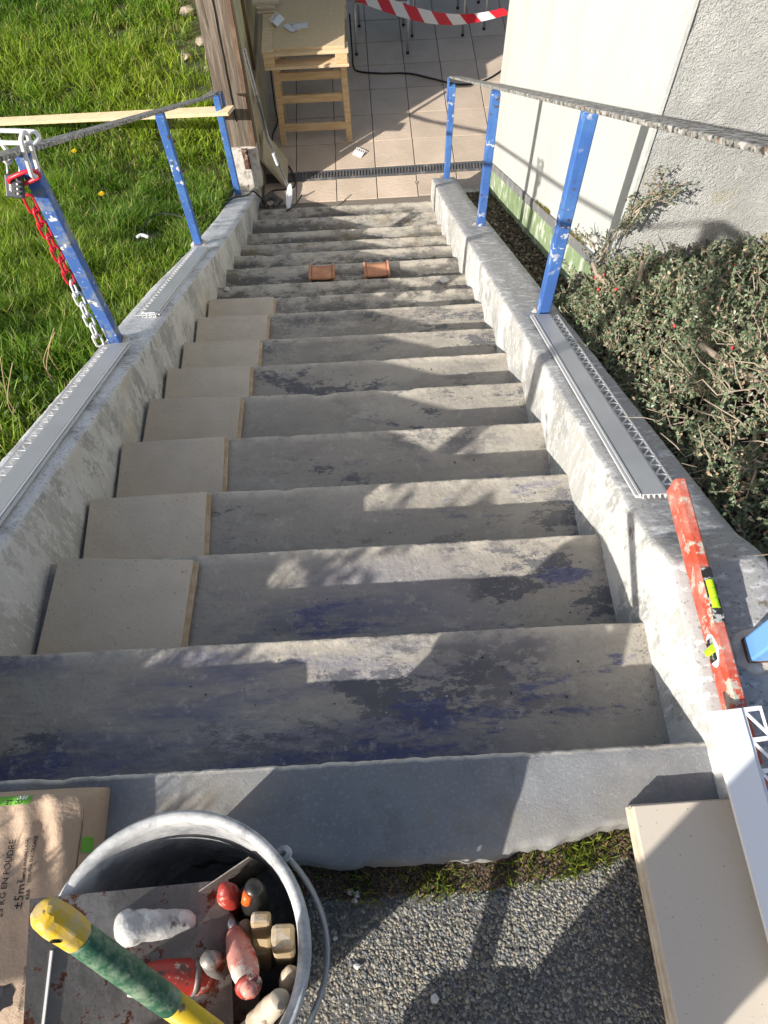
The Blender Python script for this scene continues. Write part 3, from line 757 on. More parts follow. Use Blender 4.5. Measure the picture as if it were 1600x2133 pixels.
# ================================================================ EDGING PROFILES
def profile(label, A, B, nrm, flat, flange, side, mt, pitch=.024, rib=.011, edge_mt='pvc_pale', ribs=True):
    """A -> B runs along the flat centre line; side=+1 puts the perforated flange on the right of A->B"""
    A, B, nrm = Vector(A), Vector(B), Vector(nrm).normalized()
    d = (B - A); L = d.length; d.normalize(); s_ = d.cross(nrm).normalized() * side; nrm = s_.cross(d) * side
    o = thing('edging_profile', label, 'profile', A, 'perforated edging profiles')
    def P(l, c, h): return A + d * l + s_ * c + nrm * h
    def slab(mb, l0, l1, c0, c1, h0, h1):
        vs = [P(l, c, h) for l in (l0, l1) for c in (c0, c1) for h in (h0, h1)]
        mb.add(vs, [(0, 1, 3, 2), (4, 6, 7, 5), (0, 4, 5, 1), (2, 3, 7, 6), (0, 2, 6, 4), (1, 5, 7, 3)])
    mb = MB(); slab(mb, 0, L, -flat / 2, flat / 2, rib - .002, rib)
    mb.build('flat_band', mt, o)
    mb = MB()
    for i in range(5):
        c = -flat / 2 + .001 + i * (flat - .004) / 4
        slab(mb, 0, L, c, c + .002, 0, rib - .002)
    mb.build('rib_web', edge_mt, o)
    if ribs:
        mb = MB()
        for c in (-flat / 2 - .012, -flat / 2 - .005):
            slab(mb, 0, L, c - .003, c + .002, rib - .006, rib - .002 + (.003 if c > -flat / 2 - .01 else 0))
        slab(mb, 0, L, -flat / 2 - .015, -flat / 2, rib - .008, rib - .006)
        mb.build('grooved_lip', edge_mt, o)
    mb = MB(); c0, c1 = flat / 2 - .001, flat / 2 + flange
    hz = .005
    slab(mb, 0, L, c0, c0 + .007, hz, hz + .0022); slab(mb, 0, L, c1 - .004, c1, hz, hz + .0022)
    mb.add([P(l, c, h) for l in (0, L) for (c, h) in ((c0, rib), (c0, hz), (c0 + .0012, hz), (c0 + .0012, rib))], [(0, 1, 5, 4), (1, 2, 6, 5), (2, 3, 7, 6), (3, 0, 4, 7)])
    n_ = int(L / pitch); a, b = c0 + .0065, c1 - .0035
    for i in range(n_ + 1):
        l = i * pitch
        for (p0, p1, wd) in ((l + .003, l + .003, pitch * .075), (l + pitch * .12, l + pitch * .88, pitch * .085)):
            if max(p0, p1) + wd > L: continue
            vs = [P(p0 - wd, a, hz), P(p0 + wd, a, hz), P(p1 + wd, b, hz), P(p1 - wd, b, hz)]
            vs += [v + nrm * .0022 for v in vs]
            mb.add(vs, [(0, 1, 2, 3), (7, 6, 5, 4), (0, 4, 5, 1), (1, 5, 6, 2), (2, 6, 7, 3), (3, 7, 4, 0)])
    mb.build('perforated_flange', edge_mt, o)
    return o
SN = (0, SL, 1)
def wt(x, y, h): return (x, y, wall_top_r(y) + h)
def wl(x, y, h): return (x, y, wall_top_l(y) + h)
profile('grey perforated edging profile lying on the right stair wall', wt(1.381, .525, .004), wt(1.415, 1.640, .004), SN, .052, .032, 1, 'pvc_grey', .045)
profile('grey edging profile on the left wall, nearer one, running off the picture', wl(-.070, .34, .004), wl(-.094, 1.600, .004), SN, .054, .034, -1, 'pvc_grey', .045)
o = profile('grey edging profile on the left wall, farther one with its hollow end showing', wl(-.068, 1.90, .004), wl(-.094, 3.035, .004), SN, .050, .034, -1, 'pvc_grey', .045)
mb = MB()   # hollow end cells
for c in range(4): mb.bar(Vector(wl(-.095 + c * .0175, 1.899, .0)), Vector(wl(-.095 + c * .0175, 1.899, .024)), .0028, .0028)
for r_ in range(3): mb.bar(Vector(wl(-.096, 1.899, .001 + r_ * .0115)), Vector(wl(-.041, 1.899, .001 + r_ * .0115)), .0028, .0028)
mb.build('hollow_end', 'pvc_white', o)
profile('wide white edging profile lying over the spirit level, lower right', (1.3175, .028, .100), (1.352, -.52, .043), (0, -.12, 1), .052, .034, -1, 'pvc_white', .046, edge_mt='pvc_white', ribs=False)

# ================================================================ SPIRIT LEVEL
lv = thing('spirit_level', 'mortar stained red spirit level lying on the right wall end', 'spirit level', (1.36, .2, .042))
def level_pt(y): return 1.353
mb = MB()
for ya, yb in ((-.10, .455),):
    vs = []
    for y in (ya, yb):
        x = level_pt(y)
        for dx, dz in ((-.012, 0), (.012, 0), (.012, .044), (.008, .050), (-.008, .050), (-.012, .044)): vs.append((x + dx, y, .044 + dz))
    mb.add(vs, [(i, (i + 1) % 6, 6 + (i + 1) % 6, 6 + i) for i in range(6)] + [(5, 4, 3, 2, 1, 0), (6, 7, 8, 9, 10, 11)])
body = mb.build('body', 'level_red', lv, bevel=.0012)
xv = level_pt(.225)
MB().box((xv + .001, .225, .0945), (.0185, .100, .0035)).build('vial_frame', 'level_black', lv, bevel=.001)
mb = MB(); mb.tube([(xv + .001, .200, .0945), (xv + .001, .250, .0945)], .0072, 14); vo = mb.build('vial', 'vial', lv, smooth=False)
mb = MB()
for yy in (.216, .234): mb.lathe([(.0074, -.0004), (.0074, .0004)], (xv + .001, yy, .0945), 14, Matrix.Rotation(pi / 2, 3, 'X'))
mb.build('vial_line', 'vial_mark', vo)
xp = level_pt(.135) - .0125
el = MB(); nn_ = 24
el.add([(xp - .001, .135 + .028 * cos(2 * pi * k / nn_), .069 + .019 * sin(2 * pi * k / nn_)) for k in range(nn_)] + [(xp + .002, .135 + .030 * cos(2 * pi * k / nn_), .069 + .021 * sin(2 * pi * k / nn_)) for k in range(nn_)],
       [tuple(range(nn_))] + [(k, (k + 1) % nn_, nn_ + (k + 1) % nn_, nn_ + k) for k in range(nn_)])
ef = el.build('plumb_window', 'pvc_white', lv)
MB().box((xp - .0012, .135, .069), (.003, .038, .026)).build('plumb_frame', 'level_black', ef)
mb = MB(); mb.tube([(xp - .002, .135, .056), (xp - .002, .135, .083)], .0075, 12); mb.build('plumb_vial', 'vial', ef)

# ================================================================ TERRACOTTA PIECES
def terracotta(x, y, lab, rot):
    t = thing('terracotta_piece', lab, 'clay piece', (x, y, -11 * RISE + .001), 'clay pieces on the step', rot)
    MB().grid(9, 5, lambda u, v: (-.062 + .124 * u, -.05 + .10 * v, .036 + .005 * (2 * u - 1) ** 2)).build('web', 'terracotta', t, smooth=True, local=True)
    mo = t.children[0].modifiers.new('thick', 'SOLIDIFY'); mo.thickness = .010
    for s_ in (-1, 1): MB().box((s_ * .066, 0, .024), (.012, .11, .046)).build('flange', 'terracotta', t, bevel=.003, local=True)
    return t
terracotta(.545, 2.968, 'terracotta clay piece with raised sides on the step, left one', rad(-1))
terracotta(.853, 2.968, 'terracotta clay piece with raised sides on the step, right one', rad(2))

# small rubble on the steps
def rubble(name, lab, p, r, mt, cat='stone', sq=.6):
    V0, F0 = ico(); mb = MB()
    mb.add([(p[0] + v[0] * r * random.uniform(.7, 1.3), p[1] + v[1] * r * random.uniform(.7, 1.2), p[2] + v[2] * r * sq * random.uniform(.8, 1.1)) for v in V0], [tuple(f) for f in F0])
    return tag(mb.build(name, mt, None), lab, cat)
rubble('plaster_crumb', 'pale plaster crumb at the right end of a step below the clay pieces', (1.20, 2.99 - .27, -10 * RISE + .012), .03, 'white_stone', 'rubble', .5)
rubble('plaster_crumb', 'pale plaster crumb at the left wall beside a middle step', (.05, 2.74, -10 * RISE + .008), .016, 'white_stone', 'rubble', .5)

# ================================================================ CHAIN, PADLOCK
def link_mesh(mb, c, d, nrm, ln, wd, r):
    d = Vector(d).normalized(); n_ = Vector(nrm); n_ = (n_ - d * n_.dot(d)).normalized(); c = Vector(c)
    pts = []
    for k in range(20):
        a = 2 * pi * k / 20
        lx = cos(a); ly = sin(a)
        px2 = (ln / 2 - wd / 2) * (1 if lx > 0 else -1) + wd / 2 * lx
        if abs(lx) < .05: px2 = 0
        pts.append(c + d * px2 + n_ * (wd / 2 * ly))
    vs = []; n8 = 7
    M_ = len(pts)
    for i in range(M_):
        t = (pts[(i + 1) % M_] - pts[i - 1]).normalized(); b = d.cross(n_).normalized(); q = t.cross(b)
        for k in range(n8): vs.append(pts[i] + (b * cos(2 * pi * k / n8) + q * sin(2 * pi * k / n8)) * r)
    mb.add(vs, [(i * n8 + k, i * n8 + (k + 1) % n8, ((i + 1) % M_) * n8 + (k + 1) % n8, ((i + 1) % M_) * n8 + k) for i in range(M_) for k in range(n8)])
ch = thing('plastic_chain', 'red and white plastic barrier chain hanging beside the left post', 'chain', (-.19, 1.69, -.80))
def add_link(c, d, n_, mt, ln=.066, wd=.027, r=.0041):
    mb = MB(); link_mesh(mb, c, d, n_, ln, wd, r); return mb.build('link', mt, ch, smooth=True)
P0, P1 = Vector((-.158, 1.628, -.165)), Vector((-.172, 1.625, -.800))
nl = 13
for i in range(nl):
    t = (i + .5) / nl; c = P0.lerp(P1, t) + Vector((0, .012 * sin(pi * t), 0))
    add_link(c, P1 - P0, (0, 1, .1) if i % 2 else (1, .3, 0), 'chain_red' if t < .56 else 'chain_white', ln=.062)
# links slung over the rail
add_link((-.130, 1.606, -.085), (1, .12, .28), (.3, -.3, .9), 'chain_red', ln=.085, wd=.045, r=.006)
add_link((-.088, 1.612, -.020), (.12, .1, 1), (.3, 1, 0), 'chain_white', ln=.12, wd=.036, r=.0062)
add_link((-.112, 1.630, .022), (1, .05, -.12), (0, 1, .3), 'chain_white', ln=.12, wd=.036, r=.0062)
add_link((-.172, 1.640, .000), (-.25, .1, 1), (0, 1, .2), 'chain_white', ln=.11, wd=.036, r=.0062)
lk = thing('padlock', 'dark combination padlock hanging on the chain at the left rail', 'padlock', (-.20, 1.66, -.17))
LM = Matrix.Rotation(rad(10), 3, 'Y') @ Matrix.Rotation(rad(-40), 3, 'X')
def LP(v): return LM @ Vector(v) + Vector((-.163, 1.600, -.105))
mb = MB(); mb.box((0, 0, 0), (.046, .024, .060), M=None); mb.v = [tuple(LP(v)) for v in mb.v]
lb = mb.build('lock_body', 'lock_body', lk, bevel=.004)
mb = MB(); mb.tube([LP((-.016 + .016 - .016 * cos(a), 0, .055 + .028 * sin(a))) if 0 <= a <= pi else None for a in np.linspace(0, pi, 12)], .0032, 8)
mb.tube([LP((-.016, 0, .024)), LP((-.016, 0, .056))], .0032, 8); mb.tube([LP((.016, 0, .024)), LP((.016, 0, .056))], .0032, 8)
mb.build('shackle', 'chrome', lk, smooth=True)
for k in range(4):
    mb = MB(); mb.box((.010, -.0135, .018 - k * .012), (.014, .004, .007)); mb.v = [tuple(LP(v)) for v in mb.v]; mb.build('code_wheel', 'black_rubber', lb)
    mb = MB(); mb.box((.010, -.0160, .018 - k * .012), (.004, .0012, .005)); mb.v = [tuple(LP(v)) for v in mb.v]; mb.build('wheel_digit', 'print_white', lb)

# ================================================================ PRINTED TEXT
def text_verts(s, size, align='LEFT', bold=0.0):
    cu = bpy.data.curves.new('t', 'FONT'); cu.body = s; cu.size = size; cu.align_x = align; cu.resolution_u = 2; cu.offset = bold
    ob = bpy.data.objects.new('t', cu); COL.objects.link(ob)
    bpy.context.view_layer.update()
    dg = bpy.context.evaluated_depsgraph_get()
    me = bpy.data.meshes.new_from_object(ob.evaluated_get(dg))
    vs = [v.co.copy() for v in me.vertices]; fs = [tuple(p_.vertices) for p_ in me.polygons]
    bpy.data.objects.remove(ob); bpy.data.curves.remove(cu); bpy.data.meshes.remove(me)
    return vs, fs
def put_text(name, s, size, mt, fn, parent, bold=0.0):
    vs, fs = text_verts(s, size, bold=bold)
    mb = MB(); mb.add([fn(v.x, v.y) for v in vs], fs)
    me = bpy.data.meshes.new(name); me.from_pydata(mb.v, [], mb.f)
    return link(name, me, mt, parent)
put_text('lettering', 'Master', .0125, 'print_white', lambda a, b: LP((-.012 + b, -.0128, .020 - a)), lb, bold=.0002)

# ================================================================ BAG
BX0, BX1, BY0, BY1 = -.10, .326, -.64, -.022
def bag_z(x, y):
    u = (x - BX0) / (BX1 - BX0); v = (y - BY0) / (BY1 - BY0)
    e = min(u, 1 - u) * (BX1 - BX0); g = min(v, 1 - v) * (BY1 - BY0)
    e, g = max(e, 0.0), max(g, 0.0)
    f = (1 - max(0, 1 - e / .05) ** 2.6) ** .5 * (1 - max(0, 1 - g / .032) ** 2.6) ** .5
    z = .012 + .064 * f
    r_ = .0028 * N3(x * 13 + y * 6, y * 5) + .0022 * abs(N3(x * 26 - y * 15, y * 17, 2)) + .0012 * N3(x * 60, y * 60)
    # creases at the far right corner
    q = math.exp(-((x - .255) / .07) ** 2 - ((y + .10) / .07) ** 2)
    r_ += .006 * q * sin(x * 130 + y * 40)
    return z + r_ * f
bag = thing('cement_bag', 'brown kraft paper bag of tile glue lying beside the bucket', 'bag', (.13, -.34, 0))
mb = MB()
mb.grid(110, 140, lambda u, v: (BX0 + (BX1 - BX0) * (1 - cos(pi * u)) / 2, BY0 + (BY1 - BY0) * (1 - cos(pi * v)) / 2, bag_z(BX0 + (BX1 - BX0) * (1 - cos(pi * u)) / 2, BY0 + (BY1 - BY0) * (1 - cos(pi * v)) / 2)))
def skirt(pts):
    vs = pts + [(x * .985 + .13 * .015, y * .985 - .34 * .015, -.04) for (x, y, z) in pts]; n_ = len(pts)
    mb.add(vs, [(i, i + 1, n_ + i + 1, n_ + i) for i in range(n_ - 1)])
nS = 40
skirt([(BX0 + (BX1 - BX0) * i / nS, BY0, bag_z(BX0 + (BX1 - BX0) * i / nS, BY0)) for i in range(nS + 1)])
skirt([(BX0 + (BX1 - BX0) * i / nS, BY1, bag_z(BX0 + (BX1 - BX0) * i / nS, BY1)) for i in range(nS + 1)])
skirt([(BX0, BY0 + (BY1 - BY0) * i / nS, bag_z(BX0, BY0 + (BY1 - BY0) * i / nS)) for i in range(nS + 1)])
skirt([(BX1, BY0 + (BY1 - BY0) * i / nS, bag_z(BX1, BY0 + (BY1 - BY0) * i / nS)) for i in range(nS + 1)])
bag_o = mb.build('sack', 'kraft_paper', bag, smooth=True)
def on_bag(x, y, h=.0012): return (x - .0165, y, bag_z(x - .0165, y) + h)
def bag_up(ox, oy): return lambda a, b: on_bag(ox - b, oy + a)          # reads away from the viewer
def bag_flip(ox, oy): return lambda a, b: on_bag(ox - a, oy - b)        # upside down
def bag_patch(name, x0, x1, y0, y1, mt, h=.0009, n_=14):
    m2 = MB(); m2.grid(n_, n_, lambda u, v: on_bag(x0 + (x1 - x0) * u, y0 + (y1 - y0) * v, h)); return m2.build(name, mt, bag)
bag_patch('green_label', .12, .247, -.0505, -.0365, 'print_green')
put_text('lettering', 'MAX', .0090, 'print_white', bag_flip(.241, -.0370), bag, bold=.0003)
put_text('lettering', 'COLLE', .0090, 'print_black', bag_flip(.236, -.0432), bag, bold=.0002)
bag_patch('green_label', .3290, .3395, -.122, -.100, 'print_green', .0016)
put_text('lettering', '±5m²', .0185, 'print_black', bag_up(.258, -.196), bag)
put_text('lettering', 'SIMPLE ENCOLLAGE', .0066, 'print_black', bag_up(.257, -.160), bag, bold=.00008)
put_text('lettering', 'DOUBLE ENCOLLAGE', .0066, 'print_black', bag_up(.267, -.161), bag, bold=.00008)
put_text('lettering', '±3,5', .0075, 'print_black', bag_up(.267, -.184), bag, bold=.0002)
put_text('lettering', '25 KG EN POUDRE', .0125, 'print_black', bag_up(.232, -.205), bag)
put_text('lettering', 'FABRICATION FRANÇAISE', .0046, 'print_black', bag_up(.279, -.322), bag, bold=.00006)
hexa = [(.0, .026), (.010, .020), (.022, .017), (.021, .003), (.025, -.010), (.012, -.020), (.0, -.017), (-.012, -.020), (-.016, -.004), (-.026, .006), (-.012, .012), (-.008, .020)]
m2 = MB(); m2.add([on_bag(.252 - b * .7, -.306 + a * .7, .0012) for a, b in hexa] + [on_bag(.252, -.306, .0012)], [(i, (i + 1) % 12, 12) for i in range(12)]); m2.build('map_emblem', 'print_black', bag)
st = [(on_bag(.3265 + .0015 * N3(y * 30, 1), y, .0006)) for y in np.linspace(-.145, -.060, 20)]
MB().tube(st, .0009, 5).build('stitch_seam', 'brown_trim', bag)

# ================================================================ BUCKET
BC = (.513, -.261)
bk = thing('bucket', 'round grey cement stained bucket full of tools', 'bucket', (BC[0], BC[1], -.045))
prof = [(.0, -.043), (.126, -.043), (.130, -.036), (.157, .234), (.166, .238), (.168, .247), (.164, .252), (.155, .250), (.152, .236), (.124, -.030), (.0, -.032)]
mb = MB(); mb.lathe(prof, (BC[0], BC[1], 0), 72); mb.build('shell', 'bucket_grey', bk, smooth=True)
mb = MB(); mb.lathe([(.1545, .207), (.166, .209), (.166, .222), (.1545, .224)], (BC[0], BC[1], 0), 72); mb.build('rim_band', 'bucket_grey', bk, smooth=True)
hp = []
for a in np.linspace(rad(-58), rad(40), 22):
    tt = (a - rad(-58)) / (rad(98)); drop = .10 * sin(pi * tt)
    hp.append((BC[0] + (.171 + .008 * sin(pi * tt)) * cos(a), BC[1] + (.171 + .008 * sin(pi * tt)) * sin(a), .222 - drop))
MB().tube(hp, .004, 8).build('wire_handle', 'galvanised', bk, smooth=True)
for p_ in (hp[0], hp[-1]): MB().lathe([(.004, .006), (.010, .004), (.011, -.004)], p_, 10).build('handle_lug', 'bucket_grey', bk)

# pickaxe style handle leaning over the rim
TIP, MID = Vector((.462, -.213, .515)), Vector((.570, -.324, .335))
dH = (MID - TIP).normalized()
pk = thing('sledgehammer', 'long tool handle in yellow and green leaning over the bucket', 'hammer', (.79, -.55, -.045))
def HP(t): return TIP + dH * t
lumpy(MB().tube([HP(-.010), HP(-.008), HP(-.002), HP(.012), HP(.028), HP(.044)], [.009, .0135, .0165, .0175, .0172, .016], 10), .0016, 90).build('end_cap', 'yellow_plastic', pk, bevel=.002)
MB().tube([HP(.043), HP(.05), HP(.12), HP(.185), HP(.19)], [.0140, .0150, .0150, .0146, .0138], 20).build('green_grip', 'green_grip', pk, smooth=True)
MB().tube([HP(.185), HP(.30), HP(.60)], [.0142, .0138, .0135], 20).build('yellow_shaft', 'yellow_shaft', pk, smooth=True)
hd = HP(.585); hd.z = max(hd.z, .0)
MB().box(hd, (.14, .05, .05)).build('steel_head', 'rusty_steel', pk, bevel=.008)
MB().lathe([(.0052, -.001), (.0052, .001)], HP(.012) + Vector((.003, -.0175, .003)), 12, Matrix.Rotation(pi / 2, 3, 'X'), True, True).build('hang_hole', 'dark_crack', pk)

def grip(name, part, lab, a, b, rads, mt, extra=None):
    a, b = Vector(a), Vector(b); t = thing(name, lab, 'trowel' if 'trowel' in name else 'tool', b, 'tools standing in the bucket')
    n_ = len(rads)
    lumpy(MB().tube(spline([a.lerp(b, i / (n_ - 1)) for i in range(n_)], 3), [rads[min(i // 3, n_ - 1)] + (rads[min(i // 3 + 1, n_ - 1)] - rads[min(i // 3, n_ - 1)]) * (i % 3) / 3 for i in range((n_ - 1) * 3 + 1)], 20)).build(part, mt, t, smooth=True)
    return t
# plastering trowel resting on the left rim
ft = thing('plastering_trowel', 'rusty plastering trowel with a cement covered grip lying across the bucket', 'trowel', (.45, -.25, .15), 'tools standing in the bucket')
c00, c10, c01, c11 = Vector((.337, -.190, .272)), Vector((.560, -.176, .165)), Vector((.357, -.400, .265)), Vector((.575, -.39, .150))
mb = MB(); nq = c00.copy()
nrm_ = (c10 - c00).cross(c01 - c00).normalized(); nrm_ = -nrm_ if nrm_.z < 0 else nrm_
mb.add([v + nrm_ * h for h in (0, .002) for v in (c00, c10, c11, c01)], [(0, 1, 2, 3), (7, 6, 5, 4), (0, 4, 5, 1), (1, 5, 6, 2), (2, 6, 7, 3), (3, 7, 4, 0)])
mb.build('blade', 'rusty_steel', ft)
e0, e1 = c00.lerp(c10, .13) , c01.lerp(c11, .06)
MB().bar(e0 + nrm_ * .0035 + (e1 - e0) * .28, e1 + nrm_ * .0035, .003, .003).build('cement_ridge', 'pvc_pale', ft)
g0, g1 = Vector((.432, -.228, .222)), Vector((.520, -.222, .172))
lumpy(MB().tube([g0.lerp(g1, t) for t in (-.06, -.03, .0, .06, .12, .2, .3, .4, .5, .6, .7, .85, 1)], [.006, .014, .0185, .0215, .023, .022, .0215, .021, .021, .0205, .020, .018, .013], 24), .005, 60).build('grip', 'handle_cement', ft, smooth=True)
MB().bar(g0.lerp(g1, .75) - Vector((0, 0, .005)), g0.lerp(g1, .75) - Vector((0, 0, .05)), .010, .006).build('tang', 'rusty_steel', ft)
# second trowel, red grip
t2 = grip('plastering_trowel', 'grip', 'trowel with a mortar flecked red grip lying low in the bucket', (.455, -.286, .215), (.545, -.288, .165), [.013, .021, .0225, .0225, .021, .014], 'handle_red')
MB().box((.50, -.33, .10), (.19, .11, .0025), M=Matrix.Rotation(rad(14), 3, 'Y')).build('blade', 'rusty_steel', t2)
MB().bar((.52, -.290, .175), (.515, -.31, .10), .008, .006).build('tang', 'rusty_steel', t2)
# pointing trowel with the worn pink-red grip
t3 = grip('pointing_trowel', 'grip', 'trowel with a worn pale red grip, its blade edge crossing the bucket', (.609, -.305, .245), (.572, -.240, .165), [.008, .013, .0175, .0185, .017, .0145, .011], 'handle_pink')
MB().tube([(.574, -.243, .168), (.562, -.222, .155), (.555, -.208, .150)], [.007, .0065, .007], 12).build('ferrule', 'galvanised', t3, smooth=True)
MB().tube([(.555, -.208, .150), (.549, -.192, .148), (.545, -.180, .150)], [.0075, .007, .006], 10).build('tang', 'handle_cream', t3, smooth=True)
mb = MB(); A_, B_ = Vector((.487, -.209, .175)), Vector((.594, -.151, .20))
vs = [A_, B_, B_ + Vector((.012, -.008, -.10)), A_ + Vector((.015, -.01, -.09))]
off = Vector((.0007, -.0013, 0))
mb.add(vs + [v + off for v in vs], [(0, 1, 2, 3), (7, 6, 5, 4), (0, 4, 5, 1), (1, 5, 6, 2), (2, 6, 7, 3), (3, 7, 4, 0)]); mb.build('blade', 'rusty_steel', t3)
MB().tube([(.4515, -.286, .217), (.462, -.2863, .211)], [.0165, .0195], 18).build('white_collar', 'handle_cement', t2, smooth=True)
MB().tube([(.520, -.2872, .179), (.526, -.2873, .1755)], [.0222, .0220], 18).build('dark_band', 'rusty_steel', t2, smooth=True)
MB().tube([(.6045, -.2970, .2350), (.6060, -.2997, .2385)], [.0168, .0152], 16).build('red_band', 'handle_red', t3, smooth=True)
t4 = grip('float_handle', 'grip', 'upright shiny red tool grip standing in the bucket', (.566, -.189, .212), (.556, -.215, .06), [.008, .0145, .0165, .0165, .014, .012], 'handle_red')
MB().tube([(.556, -.215, .06), (.55, -.23, -.02)], .006, 8).build('shaft', 'galvanised', t4)
t5 = grip('pointing_trowel', 'grip', 'black and orange tool grip standing by the bucket rim', (.604, -.188, .215), (.585, -.235, .06), [.010, .0175, .019, .017, .014, .011], 'handle_black')
MB().tube([(.597, -.196, .2145), (.5925, -.205, .200)], [.007, .007], 10).build('orange_inlay', 'handle_orange', t5, smooth=True)
MB().tube([(.585, -.235, .06), (.575, -.25, -.02)], .007, 8).build('shaft', 'galvanised', t5)
t6 = grip('chisel', 'grip', 'brown scuffed chisel end sticking up in the middle of the bucket', (.549, -.268, .215), (.556, -.30, .05), [.010, .0155, .0155, .014, .012], 'rusty_steel')
MB().tube([(.556, -.30, .05), (.557, -.31, -.02)], .008, 8).build('shaft', 'rusty_steel', t6)
t7 = thing('wooden_float', 'flat pale wooden handle standing in the bucket, left of the block', 'tool', (.60, -.25, 0), 'tools standing in the bucket')
MB().bar((.612, -.224, .20), (.592, -.285, .04), .018, .026, up=(1, 0, 0)).build('handle', 'handle_wood', t7, bevel=.005)
t8 = thing('wooden_block', 'yellowish wooden block handle standing against the right bucket side', 'tool', (.62, -.26, 0), 'tools standing in the bucket')
MB().bar((.643, -.247, .215), (.622, -.275, .02), .030, .030, up=(1, 0, 0)).build('handle', 'handle_wood', t8, bevel=.006)
t9 = grip('brush', 'grip', 'cream mortar covered brush handle at the lower right in the bucket', (.643, -.312, .228), (.582, -.362, .140), [.011, .0150, .0155, .0150, .0145, .014], 'handle_cream')
MB().tube([(.582, -.362, .140), (.565, -.375, .10)], [.018, .020], 12).build('bristles', 'handle_wood', t9)
t10 = grip('brush', 'grip', 'lower cream tool handle under the other brush in the bucket', (.612, -.352, .190), (.560, -.380, .09), [.010, .0145, .0150, .0150, .015], 'handle_cream')
MB().tube([(.560, -.380, .09), (.55, -.385, .05)], [.018, .019], 12).build('bristles', 'handle_wood', t10)

t11 = grip('putty_knife', 'grip', 'dark grey knife handle half hidden behind the black and orange grip', (.585, -.232, .165), (.575, -.262, .03), [.008, .012, .0125, .011, .009], 'handle_wood')
MB().box((.572, -.270, -.005), (.030, .0015, .06)).build('blade', 'rusty_steel', t11)
t12 = grip('margin_trowel', 'grip', 'grimy wooden grip low at the right side of the bucket', (.650, -.290, .175), (.625, -.315, .03), [.009, .0135, .014, .012, .010], 'handle_cream')
MB().tube([(.625, -.315, .03), (.618, -.32, -.02)], .005, 8).build('shaft', 'galvanised', t12)
# ================================================================ TERRACE THINGS
def trestle(lab, y):
    t = thing('sawhorse', lab, 'sawhorse', (.45, y, ZF), 'sawhorses under the pallet')
    zt = ZF + .735
    for sx, xf, xt in ((-1, .185, .205), (1, .718, .700)):
        for sy, dy in ((-1, -.0), (1, .26)):
            MB().bar((xf, y + dy, ZF), (xt, y + .10 + (dy - .13) * .35, zt), .045, .028, up=(0, 1, 0)).build('leg', 'pine_wood', t, bevel=.003)
    for z, dy in ((.14, .012), (.36, .040), (.53, .055)):
        MB().bar((.20, y + dy - .006, ZF + z), (.71, y + dy - .006, ZF + z), .020, .062).build('rung', 'pine_wood', t, bevel=.003)
    return t
trestle('pine sawhorse with three rungs under the near end of the pallet', 5.315)
trestle('pine sawhorse under the far end of the pallet', 6.30)
pal_t = thing('pallet', 'pale wooden pallet laid across the sawhorses as a work table', 'pallet', (.45, 5.7, ZF + .74))
zt = ZF + .738
for yy in (5.16, 5.75, 6.40): MB().box((.452, yy, zt + .009), (.60, .10, .018)).build('bottom_board', 'plank_wood', pal_t, bevel=.002)
for xx, ww in ((.190, .075), (.700, .085)):
    for yy in (5.175, 5.75, 6.40): MB().box((xx, yy, zt + .057), (ww, .12, .076)).build('block', 'pine_wood', pal_t, bevel=.003)
for yy in (5.165, 5.75, 6.40): MB().box((.452, yy, zt + .105), (.60, .11, .018)).build('cross_board', 'plank_wood', pal_t, bevel=.002)
for i, xx in enumerate((.190,)): MB().box((xx, 5.77, zt + .124), (.085, 1.30, .018)).build('deck_board', 'plank_wood', pal_t, bevel=.002)
cb = MB().box((.490, 5.80, zt + .1255), (.505, 1.32, .020), M=Matrix.Rotation(rad(-1.2), 3, 'Z')).build('chipboard_sheet', 'chipboard', None, bevel=.0015, seg=1)
tag(cb, 'sheet of chipboard lying on the pallet table', 'board')
# ceramic tiles stacked on the pallet edge, top left
for i in range(5):
    dx = [0, .012, -.006, .008, .0][i]
    o = MB().box((.170 + dx * .5, 5.72 + dx, zt + .142 + i * .0125), (.13 + (.06 if i >= 3 else 0), .30 - .02 * i, .0115)).build('trim_tile', 'stoneware', None, bevel=.0015, seg=1)
    tag(o, ['lowest', 'second lowest', 'middle', 'second highest', 'topmost'][i] + ' pale tile in the stack on the left edge of the pallet', 'tile', 'tiles stacked on the pallet')
def offcut(lab, p, rz, tilt=0.0, ln=.105):
    t = thing('profile_offcut', lab, 'offcut', p, 'short offcuts of edging profile', rz); t.rotation_euler = (tilt, 0, rz)
    MB().box((0, 0, .010), (ln, .044, .003)).build('flat_band', 'pvc_pale', t, local=True)
    mb = MB()
    for k in (-.021, 0, .021): mb.box((0, k, .0045), (ln, .003, .009))
    stuff(mb.build('rib_web', 'pvc_pale', t, local=True))
    mb = MB(); mb.box((0, .048, .003), (ln, .004, .003)); mb.box((0, .027, .003), (ln, .006, .003))
    for k in range(5): mb.box((-ln / 2 + .004 + k * (ln - .008) / 4, .038, .003), (.006, .020, .003))
    stuff(mb.build('perforated_flange', 'pvc_pale', t, local=True))
    return t
zb_ = zt + .136
offcut('grey profile offcut standing slanted at the edge of the chipboard', (.262, 5.44, zb_ + .012), rad(60), rad(35))
offcut('grey profile offcut in the middle of the three on the chipboard', (.345, 5.36, zb_), rad(-50), 0)
offcut('pale profile offcut lying flat, rightmost on the chipboard', (.420, 5.38, zb_), rad(10), 0)
offcut('grey profile offcut at the top edge of the picture on the chipboard', (.315, 5.86, zb_), rad(5), 0)
offcut('pale profile offcut lying on the terrace tiles in front of the sawhorse', (.782, 5.145, ZF + .002), rad(-35), rad(20), .085)

